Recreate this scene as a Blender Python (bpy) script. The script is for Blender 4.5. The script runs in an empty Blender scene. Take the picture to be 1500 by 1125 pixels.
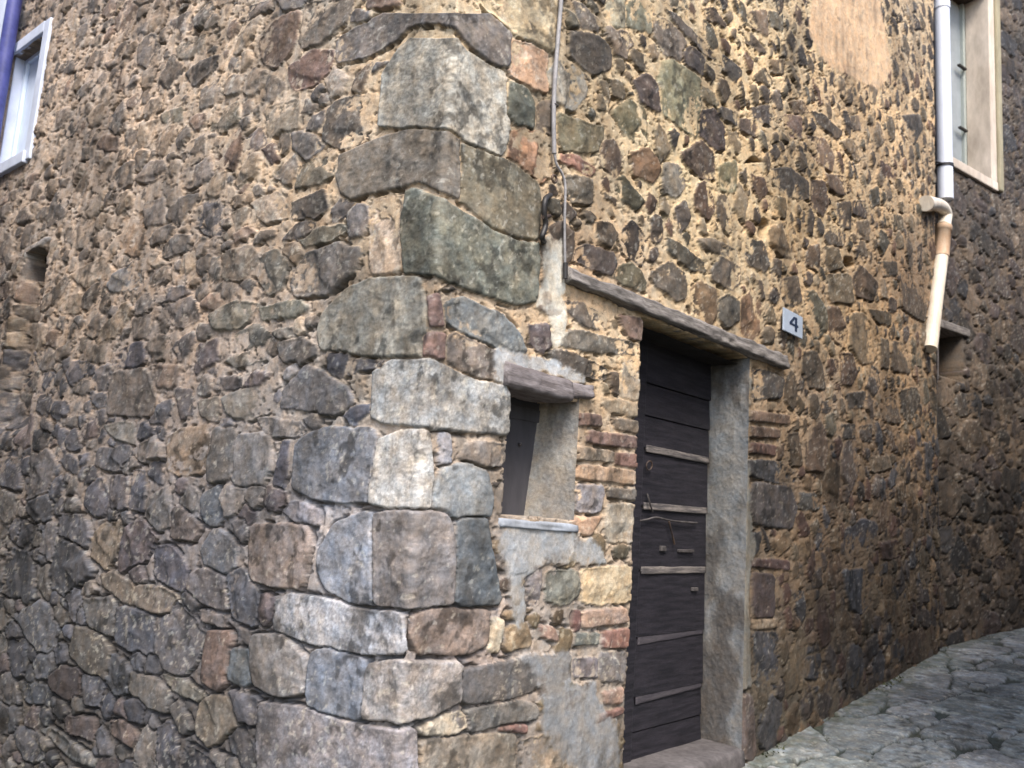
import bpy, bmesh, math, random
import numpy as np
from mathutils import Vector, Matrix
rad = math.radians
# ---------------------------------------------------------------- camera
SC = bpy.context.scene
FPX = 1272.0; PC = (750.0, 562.5)
YAW, PIT, ROL = rad(41.0), rad(8.64), rad(3.7)
_f = np.array([math.cos(YAW)*math.cos(PIT), math.sin(YAW)*math.cos(PIT), math.sin(PIT)])
_r = np.array([math.sin(YAW), -math.cos(YAW), 0.0]); _u = np.cross(_r, _f)
R_ = np.array([math.cos(ROL)*_r+math.sin(ROL)*_u, -math.sin(ROL)*_r+math.cos(ROL)*_u, -_f]).T
CAM = np.array([-2.27881, -2.41435, 1.55])
cd = bpy.data.cameras.new("Camera"); cam = bpy.data.objects.new("Camera", cd)
SC.collection.objects.link(cam); SC.camera = cam
cam.matrix_world = Matrix.Translation(Vector(CAM)) @ Matrix([list(r) for r in R_]).to_4x4()
cd.sensor_width = 36.0; cd.lens = 36.0*FPX/1500.0; cd.clip_start = 0.05; cd.clip_end = 2000.0
cd.dof.use_dof = True; cd.dof.focus_distance = 3.9; cd.dof.aperture_fstop = 3.2
# ---------------------------------------------------------------- world and sun
SUN_EL, SUN_AZ = 52.0, 232.0           # degrees: elevation, compass-like azimuth in the xy plane
W = bpy.data.worlds.new("World"); SC.world = W; W.use_nodes = True
nt = W.node_tree; bgn = nt.nodes['Background']
sky = nt.nodes.new('ShaderNodeTexSky'); sky.sky_type = 'NISHITA'; sky.sun_disc = False
sky.sun_elevation = rad(SUN_EL); sky.sun_rotation = rad(90.0-SUN_AZ); sky.air_density = 1.0; sky.dust_density = 2.5
nt.links.new(sky.outputs[0], bgn.inputs[0]); bgn.inputs[1].default_value = 0.15
sl = bpy.data.lights.new("Sun", 'SUN'); sl.energy = 1.5; sl.angle = rad(22); sl.color = (1.0, 0.92, 0.80)
so = bpy.data.objects.new("Sun", sl); SC.collection.objects.link(so)
_d = Vector((math.cos(rad(SUN_AZ))*math.cos(rad(SUN_EL)), math.sin(rad(SUN_AZ))*math.cos(rad(SUN_EL)), math.sin(rad(SUN_EL))))
so.rotation_euler = (-_d).to_track_quat('-Z', 'Y').to_euler()
SC.view_settings.view_transform = 'Standard'; SC.view_settings.look = 'None'
SC.view_settings.gamma = 1.0; SC.view_settings.exposure = 1.56
SC.render.engine = 'CYCLES'

# ---------------------------------------------------------------- projection of traced outlines onto the walls
def ray(u, v):
    return R_ @ (np.array([u-PC[0], -(v-PC[1]), -FPX])/FPX)
def on_y(u, v, y=0.0):
    r = ray(u, v); t = (y-CAM[1])/r[1]; return CAM+t*r
def on_x(u, v, x=0.0):
    r = ray(u, v); t = (x-CAM[0])/r[0]; return CAM+t*r
def on_z(u, v, z=0.0):
    r = ray(u, v); t = (z-CAM[2])/r[2]; return CAM+t*r
def px(p):
    q = R_.T @ (np.array(p, float)-CAM); return PC[0]-FPX*q[0]/q[2], PC[1]+FPX*q[1]/q[2]
def unwrap(u, v):                       # pixel -> (s, z) along the two faces of the corner house
    p = on_y(u, v)
    if p[0] >= 0: return p[0], p[2]
    p = on_x(u, v); return -p[1], p[2]
def lin(c):
    c = np.array(c, float)/255.0
    return np.where(c <= 0.04045, c/12.92, ((c+0.055)/1.055)**2.4)

# ---------------------------------------------------------------- numpy noise
def _h(ix, iy, seed):
    n = (ix.astype(np.int64)*374761393+iy.astype(np.int64)*668265263+seed*2147483647) & 0xffffffff
    n = ((n ^ (n >> 13))*1274126177) & 0xffffffff
    n = ((n ^ (n >> 16))*2246822519) & 0xffffffff
    return ((n ^ (n >> 15)) & 0xffffff)/float(0xffffff)
def vnoise(x, y, seed=0):
    ix = np.floor(x); iy = np.floor(y); fx = x-ix; fy = y-iy
    fx = fx*fx*fx*(fx*(fx*6-15)+10); fy = fy*fy*fy*(fy*(fy*6-15)+10)
    a = _h(ix, iy, seed); b = _h(ix+1, iy, seed); c = _h(ix, iy+1, seed); d = _h(ix+1, iy+1, seed)
    return (a+(b-a)*fx)*(1-fy)+(c+(d-c)*fx)*fy
def fbm(x, y, seed=0, o=4, g=0.5):
    s = 0; a = 1.0; t = 0
    for i in range(o):
        ca, sa = math.cos(1.1*i+seed), math.sin(1.1*i+seed)
        s = s+a*vnoise((x*ca-y*sa)*2.03**i+17.3*i, (x*sa+y*ca)*2.03**i-9.1*i, seed+i*7); t += a; a *= g
    return s/t*2-1                      # about -1..1
def sstep(a, b, x):
    t = np.clip((x-a)/(b-a), 0, 1); return t*t*(3-2*t)
def poly_sd(X, Y, P):                   # signed distance to a polygon, positive inside
    P = np.asarray(P, float); n = len(P)
    d = np.full(X.shape, 1e9); ins = np.zeros(X.shape, bool)
    for i in range(n):
        a = P[i]; b = P[(i+1) % n]; e = b-a; wx = X-a[0]; wy = Y-a[1]
        t = np.clip((wx*e[0]+wy*e[1])/(e@e+1e-12), 0, 1)
        d = np.minimum(d, (wx-e[0]*t)**2+(wy-e[1]*t)**2)
        c = (P[i][1] > Y) != (P[(i+1) % n][1] > Y)
        ins ^= c & (X < e[0]*(Y-a[1])/(e[1]+1e-12 if abs(e[1]) < 1e-12 else e[1])+a[0])
    d = np.sqrt(d); return np.where(ins, d, -d)
def chaikin(P, f=0.10):
    P = np.asarray(P, float); Q = np.roll(P, -1, 0)
    return np.stack([P*(1-f)+Q*f, P*f+Q*(1-f)], 1).reshape(-1, 2)
# ---------------------------------------------------------------- stones traced from the photograph: "r,g,b|kind|x,y x,y ..."
# kinds: s rubble stone, b dressed block, g granite block, k brick, c cement / plaster patch, h hole
T_ = """
112,106,104|b|500,57 543,33 607,3 633,-8 687,-8 713,20 743,43 747,97 720,97 677,63 637,37 607,40 587,60 547,83 500,93 495,77
176,170,156|g|607,57 630,44 647,50 677,75 710,95 733,105 742,127 741,173 744,200 728,230 710,220 677,203 647,190 617,187 587,187 560,187 563,157 567,110 587,77
118,110,100|b|500,230 540,213 580,200 613,191 647,193 669,205 673,291 647,283 613,267 587,273 547,283 520,295 507,290 498,260
120,113,94|b|673,212 720,230 753,243 783,263 787,300 783,350 753,347 720,333 687,303 674,292
104,108,97|g|600,282 613,278 653,298 683,318 720,336 753,352 785,356 783,440 750,446 700,427 653,410 613,400 597,400 590,340
186,164,142|s|545,300 588,290 588,398 545,402
85,78,72|s|483,167 500,150 523,145 553,150 550,173 533,207 500,215 478,207
112,88,80|s|428,100 460,77 490,78 483,110 460,123 437,133 427,117
110,100,90|s|440,50 453,7 523,-5 510,33 473,63 447,70
120,98,85|s|385,60 410,30 440,18 443,35 433,67 410,97 390,92
98,84,72|s|527,113 543,97 547,100 533,133 520,133
196,156,124|s|747,60 767,63 797,80 797,137 770,123 747,107
92,95,84|s|742,123 770,130 783,160 777,187 753,180 740,167
205,182,142|s|693,-8 813,-8 815,77 793,73 750,47 717,20
176,168,152|s|817,90 847,100 857,133 837,160 813,147 800,110
112,98,84|s|783,157 807,150 813,200 787,187
186,138,104|s|747,200 770,190 807,207 803,253 790,267 760,247 743,227
118,108,82|s|817,167 850,180 880,187 877,220 827,223 817,200
150,106,88|s|823,227 840,227 870,247 860,257 820,237
115,105,95|s|840,5 856,11 877,32 872,48 853,40
88,80,72|s|837,48 864,48 893,69 893,99 867,107 848,96 835,80
188,178,148|s|888,-3 915,-3 915,35 901,40 888,21
142,140,116|s|917,5 952,-2 955,48 944,43 917,37
120,105,92|s|888,40 915,48 925,64 917,85 899,77 888,56
95,85,70|s|925,72 949,85 949,104 939,101 921,83
140,125,110|s|957,21 987,40 1003,64 992,88 971,75 957,48
100,90,82|s|976,16 992,24 1045,77 1045,87 1027,77 987,37
85,76,74|s|999,75 1013,71 1029,85 1027,109 1005,96
152,147,114|s|969,93 987,91 1024,117 1024,155 1019,200 997,184 971,165 965,128
85,72,68|s|928,120 947,109 965,128 965,163 939,149
112,105,78|s|899,165 920,149 944,160 947,213 928,205 907,184
78,72,66|s|1059,80 1083,101 1083,112 1075,120 1057,101
140,125,95|s|1027,125 1051,141 1051,157 1029,147
85,72,70|s|1027,165 1045,160 1059,187 1059,221 1040,213 1024,197
82,75,70|s|1053,157 1077,165 1077,184 1056,173
95,80,70|s|1083,176 1104,176 1107,200 1085,192
88,72,62|s|997,227 1027,208 1043,227 1045,261 1027,259 1005,240
120,90,65|s|925,224 949,219 965,245 955,267 928,256
108,88,72|s|880,211 899,208 912,235 901,259 880,240
140,130,115|s|971,240 992,243 1003,267 992,285 971,283
140,130,95|s|1053,245 1077,237 1077,280 1056,277
60,55,50|h|1088,240 1099,229 1117,237 1104,240
82,74,66|s|1128,248 1155,248 1181,267 1181,293 1155,285 1133,269
110,100,85|s|829,259 864,261 864,299 832,293
85,80,60|s|899,264 915,261 941,296 928,305 907,291
150,125,100|s|1096,19 1120,16 1123,53 1101,40
125,115,95|s|1125,19 1144,21 1144,45 1128,37
110,95,80|s|1077,40 1099,53 1120,75 1115,80 1083,56
95,78,65|s|1032,16 1045,16 1059,35 1056,40 1037,29
200,168,132|c|1204,-8 1287,-8 1300,75 1303,107 1287,133 1249,117 1212,99 1180,48 1188,0
100,86,66|s|1105,112 1119,101 1129,120 1124,125 1108,120
120,100,75|s|1127,88 1148,88 1145,107 1132,107
92,84,76|s|1316,171 1343,168 1348,187 1337,211 1319,189
80,72,68|s|1100,157 1124,157 1143,173 1132,187 1105,173
115,100,85|s|1127,139 1140,133 1145,160 1132,155
130,105,80|s|1156,149 1175,149 1183,165 1164,165
150,120,105|s|1147,171 1169,171 1172,203 1153,197
80,70,60|s|1188,163 1207,171 1233,192 1225,203 1201,184
130,105,85|s|1180,200 1207,205 1220,227 1217,251 1191,232
125,105,80|s|1231,208 1247,205 1265,227 1252,235
145,125,105|s|1247,171 1263,171 1265,192 1249,189
95,70,60|s|1289,235 1311,253 1305,267 1292,253
110,88,70|s|1207,256 1233,259 1247,277 1228,285 1212,275
90,72,60|s|1188,267 1204,267 1209,300 1203,316 1188,298
60,52,42|h|1116,316 1126,330 1119,352 1108,345
135,110,80|s|1129,333 1156,328 1172,357 1172,381 1143,373 1127,357
80,72,64|s|1093,352 1116,357 1124,387 1116,397 1093,384
120,100,70|s|1127,288 1148,291 1148,320 1129,315
95,82,68|s|1225,301 1244,296 1244,336 1228,328
88,75,66|s|1249,296 1268,296 1268,320 1249,312
85,74,62|s|1207,347 1220,333 1236,344 1233,360 1215,360
115,98,78|s|1255,325 1273,325 1273,352 1257,347
100,82,66|s|1185,363 1199,360 1199,397 1180,384
100,85,64|s|1207,363 1223,363 1231,392 1212,395 1205,381
66,58,46|h|1235,376 1247,376 1252,390 1243,394 1236,387
85,72,60|s|1132,381 1143,384 1143,411 1129,405
100,86,72|s|1145,411 1167,405 1172,440 1159,448 1143,437
115,100,78|s|1212,403 1244,403 1248,445 1215,440
92,74,58|s|1248,411 1260,389 1284,416 1276,440 1255,432
85,82,68|s|1180,429 1193,429 1207,453 1209,483 1196,496 1177,472
100,78,60|s|1212,451 1228,453 1239,483 1236,509 1215,491
120,102,78|s|1247,461 1265,461 1284,499 1281,528 1260,531 1244,507
90,76,62|s|1319,395 1353,405 1356,451 1353,472 1321,453
100,85,66|s|1289,499 1300,499 1300,539 1289,536
98,84,68|s|1308,501 1327,507 1332,547 1305,541
90,78,64|s|1177,517 1193,517 1201,536 1207,571 1183,563 1176,541
80,62,50|s|1231,520 1247,520 1252,547 1244,563 1231,560
82,62,50|s|1211,528 1225,528 1225,552 1213,552
82,77,74|s|1104,542 1127,547 1143,556 1140,583 1104,583
95,84,66|s|1300,315 1319,317 1321,339 1305,333
85,75,62|s|1287,384 1311,384 1311,403 1295,403
75,65,50|s|1271,453 1303,459 1303,477 1287,472
92,80,74|s|844,366 860,361 892,371 900,393 892,403 860,390 841,382
98,92,72|s|903,393 927,387 943,411 940,427 913,417 899,406
95,86,76|s|953,401 980,387 999,403 1004,435 988,438 961,419
80,74,62|s|977,350 999,363 1025,382 1031,398 1007,393 977,371
128,102,76|s|1007,430 1023,414 1044,425 1049,457 1039,475 1015,462 1004,443
110,98,86|s|1041,395 1057,377 1081,393 1081,414 1068,422 1044,411
95,90,82|s|1049,443 1065,433 1079,443 1079,467 1065,478 1052,465
125,95,72|s|1084,440 1100,428 1112,445 1110,485 1098,498 1084,483
125,112,95|s|1020,350 1047,353 1079,366 1073,382 1055,371 1031,366
100,92,85|s|817,443 849,446 881,462 884,478 860,481 828,457
115,108,98|s|823,494 841,483 929,502 935,523 908,518 860,515 820,507
85,78,72|s|799,515 828,513 884,539 884,555 860,553 817,534
152,112,96|k|905,462 937,467 940,499 919,494 911,478
88,78,80|s|775,478 799,478 804,505 793,515 780,505
95,82,72|s|892,547 903,550 905,577 895,569
172,156,136|s|913,531 935,534 935,585 911,582
165,145,120|s|880,592 900,587 935,590 935,611 895,604
154,152,142|b|477,460 510,427 550,410 613,407 623,450 617,523 587,523 533,517 473,513 470,483
152,110,104|k|627,437 643,433 650,477 630,477
156,114,106|k|620,490 653,490 650,527 617,523
110,115,117|s|653,447 683,438 733,463 760,490 767,513 753,517 720,507 677,487 657,473
115,105,98|s|657,497 677,490 720,510 747,522 720,552 700,552 657,530
168,170,170|g|550,540 587,525 633,530 667,547 743,567 743,637 683,632 633,627 567,620 547,613
110,110,116|b|417,573 450,537 473,547 510,570 520,597 483,607 433,597 413,597
122,126,136|b|438,653 451,640 483,629 547,629 553,653 542,733 499,733 465,728 433,715
186,182,176|g|556,648 585,635 627,632 630,707 625,744 590,744 547,736 540,723
150,150,158|s|643,637 659,637 659,677 643,677
130,120,112|s|686,651 737,648 734,680 702,680 675,672
142,147,150|b|635,712 649,688 683,680 710,693 718,728 713,755 670,755 633,744
140,138,140|b|350,640 395,635 396,680 388,710 345,709
82,82,95|s|414,651 425,651 419,712 401,707
168,150,142|b|369,771 451,768 457,792 443,861 403,856 371,848
145,150,162|b|470,808 494,771 537,752 547,755 547,883 515,880 483,861 470,835
135,128,126|b|551,755 590,749 651,752 657,784 662,819 659,883 606,885 551,884
94,101,107|b|670,760 710,760 712,783 731,883 665,883 667,813
150,145,152|s|411,744 443,736 470,749 467,768 438,765
182,182,188|g|406,881 430,870 478,878 537,894 590,897 593,956 542,958 499,950 465,942 406,924
150,130,118|b|606,902 633,892 713,894 715,940 683,956 614,956 603,932
134,141,156|b|462,958 483,950 534,966 531,996 526,1052 494,1046 457,1033 454,996
170,162,158|g|542,974 590,969 673,969 670,1028 633,1046 571,1054 533,1052
152,146,144|b|374,932 417,932 449,964 449,1012 411,1017 379,1001 371,974
198,184,164|s|617,1065 643,1052 678,1044 681,1065 651,1076 617,1073
98,96,98|b|675,982 750,969 785,965 778,1010 740,1020 680,1031
110,108,107|b|683,1040 753,1028 785,1033 780,1054 727,1060 690,1073
142,137,142|g|385,1028 443,1036 523,1060 603,1062 606,1150 385,1150 382,1080
130,128,138|s|340,1012 379,1022 379,1060 340,1052
150,138,125|b|619,1083 697,1080 750,1072 752,1150 619,1150
140,125,110|s|757,1085 820,1075 850,1090 845,1150 757,1150
130,118,108|s|152,841 173,838 197,857 240,860 261,873 248,902 227,897 187,884 155,860
90,93,106|s|171,894 192,889 219,902 227,932 224,958 192,950 173,940
108,106,112|s|245,900 261,884 280,900 301,932 283,974 261,988 240,974 229,940
130,124,128|b|277,865 283,841 307,833 333,849 333,894 299,881
170,130,114|k|307,924 344,926 333,996 320,1012 296,996 301,958
120,128,136|s|339,953 368,956 368,996 357,1001 333,993
118,112,108|b|115,916 149,932 163,953 155,998 128,980 107,958
95,98,108|s|165,958 192,977 187,1012 171,1017 157,1001
128,122,118|b|197,985 227,996 248,1014 243,1044 213,1030 189,1009
132,128,120|s|240,988 269,998 299,1017 291,1028 256,1012
95,95,106|s|232,1070 248,1060 259,1081 259,1135 232,1135
140,128,115|s|296,1028 320,1020 347,1028 344,1065 307,1092 288,1070
108,106,108|s|123,878 165,876 171,905 165,932 133,916
85,90,103|s|35,998 77,1006 72,1033 40,1028
105,95,98|s|96,1049 139,1052 139,1084 101,1073
115,100,98|s|165,1057 187,1057 205,1081 197,1094 168,1076
140,140,144|s|61,1070 77,1065 112,1092 144,1110 140,1125 105,1108
140,130,128|s|296,894 328,902 331,918 301,910
125,122,118|s|152,624 171,621 195,619 197,651 173,640
152,132,114|s|248,643 267,632 301,624 309,653 296,691 267,696 248,685
100,98,98|b|315,629 347,632 341,701 307,704 309,667
85,85,97|s|131,717 149,701 160,728 157,749 139,755 128,739
95,92,100|s|165,699 189,699 187,747 165,744
85,88,103|s|197,691 216,693 211,749 192,741
108,106,108|s|221,733 248,712 251,771 232,773 219,760
110,100,98|s|256,749 267,744 296,771 283,792 253,787
92,98,108|s|296,728 320,715 331,749 320,771 301,760
138,124,110|s|139,787 152,771 181,765 173,811 157,832 136,813
100,92,100|s|187,773 211,765 227,787 213,819 176,837 181,803
92,92,106|s|229,803 253,803 275,829 269,867 229,845
118,122,133|b|299,805 320,773 349,797 347,827 331,837 304,827
100,98,92|s|387,377 407,368 423,387 413,420 397,430 383,410
112,106,102|s|430,417 450,373 500,360 530,367 523,397 483,430 437,433
112,106,92|s|443,352 470,338 500,330 512,337 490,352 450,362
112,110,100|s|310,460 347,443 380,447 350,480 317,483
112,112,102|s|383,450 440,440 453,450 437,463 387,470
100,98,92|s|347,490 373,477 397,490 390,503 353,513
108,104,98|s|400,487 427,480 433,493 410,500
115,118,125|s|170,403 207,377 203,423 167,427 160,417
120,115,110|s|310,380 323,380 323,407 307,417
132,120,108|s|330,373 370,360 380,380 357,410 330,407
85,82,86|s|317,553 353,550 353,570 313,570
120,116,110|s|327,583 360,570 397,580 400,600 373,613 340,610
122,116,110|s|293,590 320,583 320,617 300,610
88,85,90|s|257,570 280,573 283,607 267,610
110,102,98|s|167,547 213,540 230,583 227,610 160,607 163,567
125,108,98|s|230,537 267,537 257,567 233,567
85,78,83|s|293,507 320,497 317,530 287,547
90,85,87|s|257,507 283,487 287,500 267,530
80,80,93|s|180,513 207,500 213,527 193,540 163,533
108,102,101|s|240,447 283,433 293,467 267,480 247,467
125,118,108|s|333,527 367,513 390,527 350,537
122,112,105|s|197,467 233,460 233,487 200,497
98,94,97|s|230,427 267,420 283,430 253,443 227,443
125,115,110|s|253,33 283,17 287,47 260,63
128,120,108|s|260,70 320,40 327,53 300,77 267,87
100,92,88|s|353,17 397,0 397,17 357,33
112,110,98|s|240,167 287,150 290,160 260,177 240,180
92,86,74|s|310,173 350,150 353,177 333,193 310,190
118,92,78|s|320,223 353,190 360,217 347,247 320,247
130,118,102|s|393,160 440,147 440,190 397,200
125,112,108|s|357,207 383,190 393,210 363,233
78,66,66|s|387,220 403,213 410,230 400,240
125,118,112|s|300,133 323,117 323,147 297,160
130,120,115|s|267,253 310,230 313,260 277,277
105,98,85|s|440,247 493,220 497,250 473,267 437,277
88,82,78|s|433,297 477,280 480,307 457,320 430,320
165,150,135|s|370,300 407,283 427,317 390,327
88,88,95|s|290,327 300,300 327,300 320,347 300,340
178,148,122|s|170,333 187,307 207,313 213,350 200,375 180,367
130,122,118|s|213,300 243,290 240,327 213,330
85,72,58|s|1154,638 1168,635 1174,680 1159,680
88,72,60|s|1183,623 1198,616 1207,632 1206,690 1180,686
62,62,66|s|1089,674 1138,677 1168,698 1168,713 1126,704 1088,692
82,78,80|b|1104,707 1156,713 1165,743 1156,774 1107,768 1095,734
70,68,65|s|1171,722 1195,725 1198,746 1171,746
62,62,68|s|1237,777 1262,762 1283,768 1280,804 1259,825 1237,819
58,60,66|s|1231,837 1264,835 1274,880 1262,898 1243,890
72,64,54|s|1319,574 1340,568 1346,586 1331,620 1322,604
98,82,66|s|1292,586 1310,583 1319,620 1295,616
92,84,76|s|1240,577 1265,574 1265,595 1243,598
65,60,55|s|1231,623 1249,623 1251,644 1234,641
75,66,58|s|1259,626 1275,623 1274,647 1259,644
105,92,76|s|1271,671 1298,668 1304,686 1277,692
125,92,72|k|1098,601 1155,608 1155,622 1098,618
125,92,72|k|1098,624 1140,628 1140,642 1098,640
125,78,66|k|1098,648 1135,652 1135,668 1098,664
80,55,55|k|1098,818 1153,820 1153,836 1098,830
72,58,60|k|1101,840 1131,842 1131,903 1102,903
150,125,95|k|1101,907 1136,905 1136,920 1102,922
65,66,72|s|1100,927 1137,930 1137,1005 1107,1002
112,98,94|s|1030,1025 1098,1018 1103,1110 1040,1125 1028,1095
105,85,62|s|1293,879 1329,882 1332,909 1311,915
85,66,52|s|1323,936 1350,921 1362,945 1350,969 1326,969
70,52,45|s|1286,795 1313,792 1322,816 1292,819
156,112,100|k|841,605 876,608 879,625 842,623
130,110,92|k|897,613 932,616 932,635 903,629
154,110,102|k|860,630 932,639 932,657 858,650
190,160,130|k|841,654 897,660 897,678 841,673
148,95,82|k|903,663 935,666 935,685 899,681
188,143,107|k|842,679 932,690 932,710 842,702
115,105,98|k|892,715 929,716 929,734 892,729
130,125,130|s|844,712 881,713 876,749 846,749
168,157,142|s|887,741 925,741 925,792 884,792
198,147,112|k|833,759 879,757 862,784 844,779
114,114,106|s|801,837 841,837 844,867 828,883 799,877
110,105,108|s|775,835 791,835 788,883 772,883
188,167,136|s|852,832 919,829 919,883 852,883
180,142,122|k|851,894 913,889 917,911 853,920
120,75,75|k|838,895 847,895 847,921 838,924
105,112,108|k|841,927 874,927 872,944 840,944
150,92,80|k|880,925 917,919 915,948 881,948
105,100,108|s|841,966 871,966 871,993 841,990
110,106,108|s|877,957 913,957 913,996 879,996
172,130,112|k|882,1013 911,1007 908,1030 885,1030
140,90,82|k|866,1047 909,1035 909,1047 871,1058
150,98,90|k|729,1062 767,1060 767,1074 732,1072
155,115,100|k|788,916 807,918 817,940 793,932
192,177,155|s|716,905 735,913 727,953 713,948
188,182,168|c|797,345 820,350 826,400 823,440 832,465 826,495 812,510 803,500 808,480 787,455 782,440 790,410 789,375
168,168,168|c|720,515 735,508 780,520 850,545 864,562 850,567 795,550 747,540 743,566 722,560
146,146,147|c|728,766 745,762 830,772 880,800 885,826 790,826 762,850 768,900 756,930 744,905 737,850 724,800
128,129,133|c|758,960 832,950 836,1000 875,1002 878,1034 905,1053 910,1150 860,1150 790,1078 786,1000
124,120,112|c|1080,548 1100,548 1096,600 1094,690 1099,760 1106,800 1100,830 1096,900 1099,1010 1080,1010
175,172,172|s|30,373 66,349 76,351 42,376
"""
TR = []
for L in T_.strip().split('\n'):
    c, k, p = L.split('|')
    TR.append((tuple(int(q) for q in c.split(',')), k, [tuple(float(q) for q in t.split(',')) for t in p.split()]))
# ---------------------------------------------------------------- regional tints (mortar, stone families), given round the walls
def rbf(U, V, pts, vals, p=2.6):
    vals = np.asarray(vals, float); out = np.zeros(U.shape+(vals.shape[1],)); ws = np.zeros(U.shape)
    for (a, b), v in zip(pts, vals):
        w = 1.0/(((U-a)**2+(V-b)**2)/1e4+0.15)**(p/2); ws += w; out += w[..., None]*v
    return out/ws[..., None]
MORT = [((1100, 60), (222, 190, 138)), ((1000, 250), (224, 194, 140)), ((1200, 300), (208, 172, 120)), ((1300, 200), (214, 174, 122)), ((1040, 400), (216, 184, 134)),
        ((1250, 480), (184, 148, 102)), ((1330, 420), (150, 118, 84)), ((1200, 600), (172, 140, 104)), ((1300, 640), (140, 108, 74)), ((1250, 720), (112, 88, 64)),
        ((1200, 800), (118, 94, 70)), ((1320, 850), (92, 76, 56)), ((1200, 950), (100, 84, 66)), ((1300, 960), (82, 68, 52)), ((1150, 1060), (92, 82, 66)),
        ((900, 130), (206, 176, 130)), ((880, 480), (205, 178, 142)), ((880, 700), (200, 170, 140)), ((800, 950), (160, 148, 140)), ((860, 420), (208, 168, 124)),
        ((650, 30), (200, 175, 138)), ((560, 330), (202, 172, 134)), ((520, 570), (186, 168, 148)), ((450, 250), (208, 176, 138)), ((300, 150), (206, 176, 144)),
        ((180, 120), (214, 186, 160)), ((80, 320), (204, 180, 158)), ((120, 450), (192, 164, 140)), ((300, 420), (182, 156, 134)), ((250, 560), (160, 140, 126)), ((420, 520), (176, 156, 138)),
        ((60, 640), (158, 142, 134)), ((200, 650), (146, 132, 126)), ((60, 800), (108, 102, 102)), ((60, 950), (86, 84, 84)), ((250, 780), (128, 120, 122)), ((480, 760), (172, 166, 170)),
        ((300, 900), (88, 85, 90)), ((150, 1000), (62, 60, 64)), ((300, 1080), (78, 76, 80)), ((520, 940), (150, 148, 154)), ((600, 1060), (110, 106, 104)), ((700, 960), (170, 148, 138))]  # lower right tones hold dirt and moss plus some painted shade
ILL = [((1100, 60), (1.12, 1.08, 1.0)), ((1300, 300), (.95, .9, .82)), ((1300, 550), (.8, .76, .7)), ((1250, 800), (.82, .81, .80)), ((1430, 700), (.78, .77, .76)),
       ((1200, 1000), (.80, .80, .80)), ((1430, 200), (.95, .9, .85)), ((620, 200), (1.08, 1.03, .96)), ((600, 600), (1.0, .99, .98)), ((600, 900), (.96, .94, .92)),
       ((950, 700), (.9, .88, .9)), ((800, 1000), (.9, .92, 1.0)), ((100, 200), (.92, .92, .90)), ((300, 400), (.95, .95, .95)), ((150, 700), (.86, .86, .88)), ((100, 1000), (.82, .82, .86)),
       ((300, 950), (.86, .86, .88)), ((900, 300), (1.02, .98, .9))]  # shade, veil and sky glow are only partly divided out of the colours
COVER = [((60, 150), .008), ((80, 450), .006), ((250, 200), .003), ((300, 450), .001), ((450, 300), .0), ((600, 300), 0), ((600, 800), -.002), ((250, 800), -.002), ((100, 950), -.003),
         ((1000, 200), -.001), ((1250, 60), .009), ((1330, 250), .005), ((1180, 200), .001), ((1280, 400), -.001), ((1150, 80), .0), ((1250, 600), .0), ((1250, 850), .001), ((900, 500), .001), ((800, 100), .001), ((1050, 450), .0)]
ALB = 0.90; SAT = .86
def tint(cols, U, V):                   # colours noted in the photograph -> surface colour, still holding some shade, veil and glow
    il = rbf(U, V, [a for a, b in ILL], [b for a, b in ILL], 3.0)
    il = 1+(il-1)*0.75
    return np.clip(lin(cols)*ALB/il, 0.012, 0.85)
def desat(c, k): g = (c @ np.array((.3, .55, .15)))[..., None]; return g+(c-g)*k
PAL = {
 'RU': [(82,70,60),(98,84,68),(112,96,74),(76,68,62),(124,106,84),(90,76,60),(134,116,90),(104,78,62),(88,82,68),(70,60,54)],
 'RL': [(70,62,58),(85,68,54),(62,62,66),(98,80,60),(75,55,48),(90,78,62),(58,52,50)],
 'LU': [(118,108,100),(96,92,90),(104,96,90),(144,131,119),(120,110,101),(106,101,99),(156,140,124),(126,106,95),(102,96,94),(138,120,102),(162,144,124)],
 'LL': [(96,97,108),(86,89,103),(106,104,110),(122,118,118),(114,109,108),(88,90,100),(102,92,96),(78,80,92)],  # lower left: blue of the lens veil put into the stone colour
 'FL': [(116,121,121),(106,111,112),(124,128,128),(110,117,113),(134,134,134),(100,105,105)],
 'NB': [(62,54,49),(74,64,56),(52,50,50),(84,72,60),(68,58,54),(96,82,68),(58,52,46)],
}
def vpx(P):                             # vectorised projection
    q = (P-CAM) @ R_; zz = np.minimum(q[..., 2], -0.05)
    return PC[0]-FPX*q[..., 0]/zz, PC[1]+FPX*q[..., 1]/zz

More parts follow.
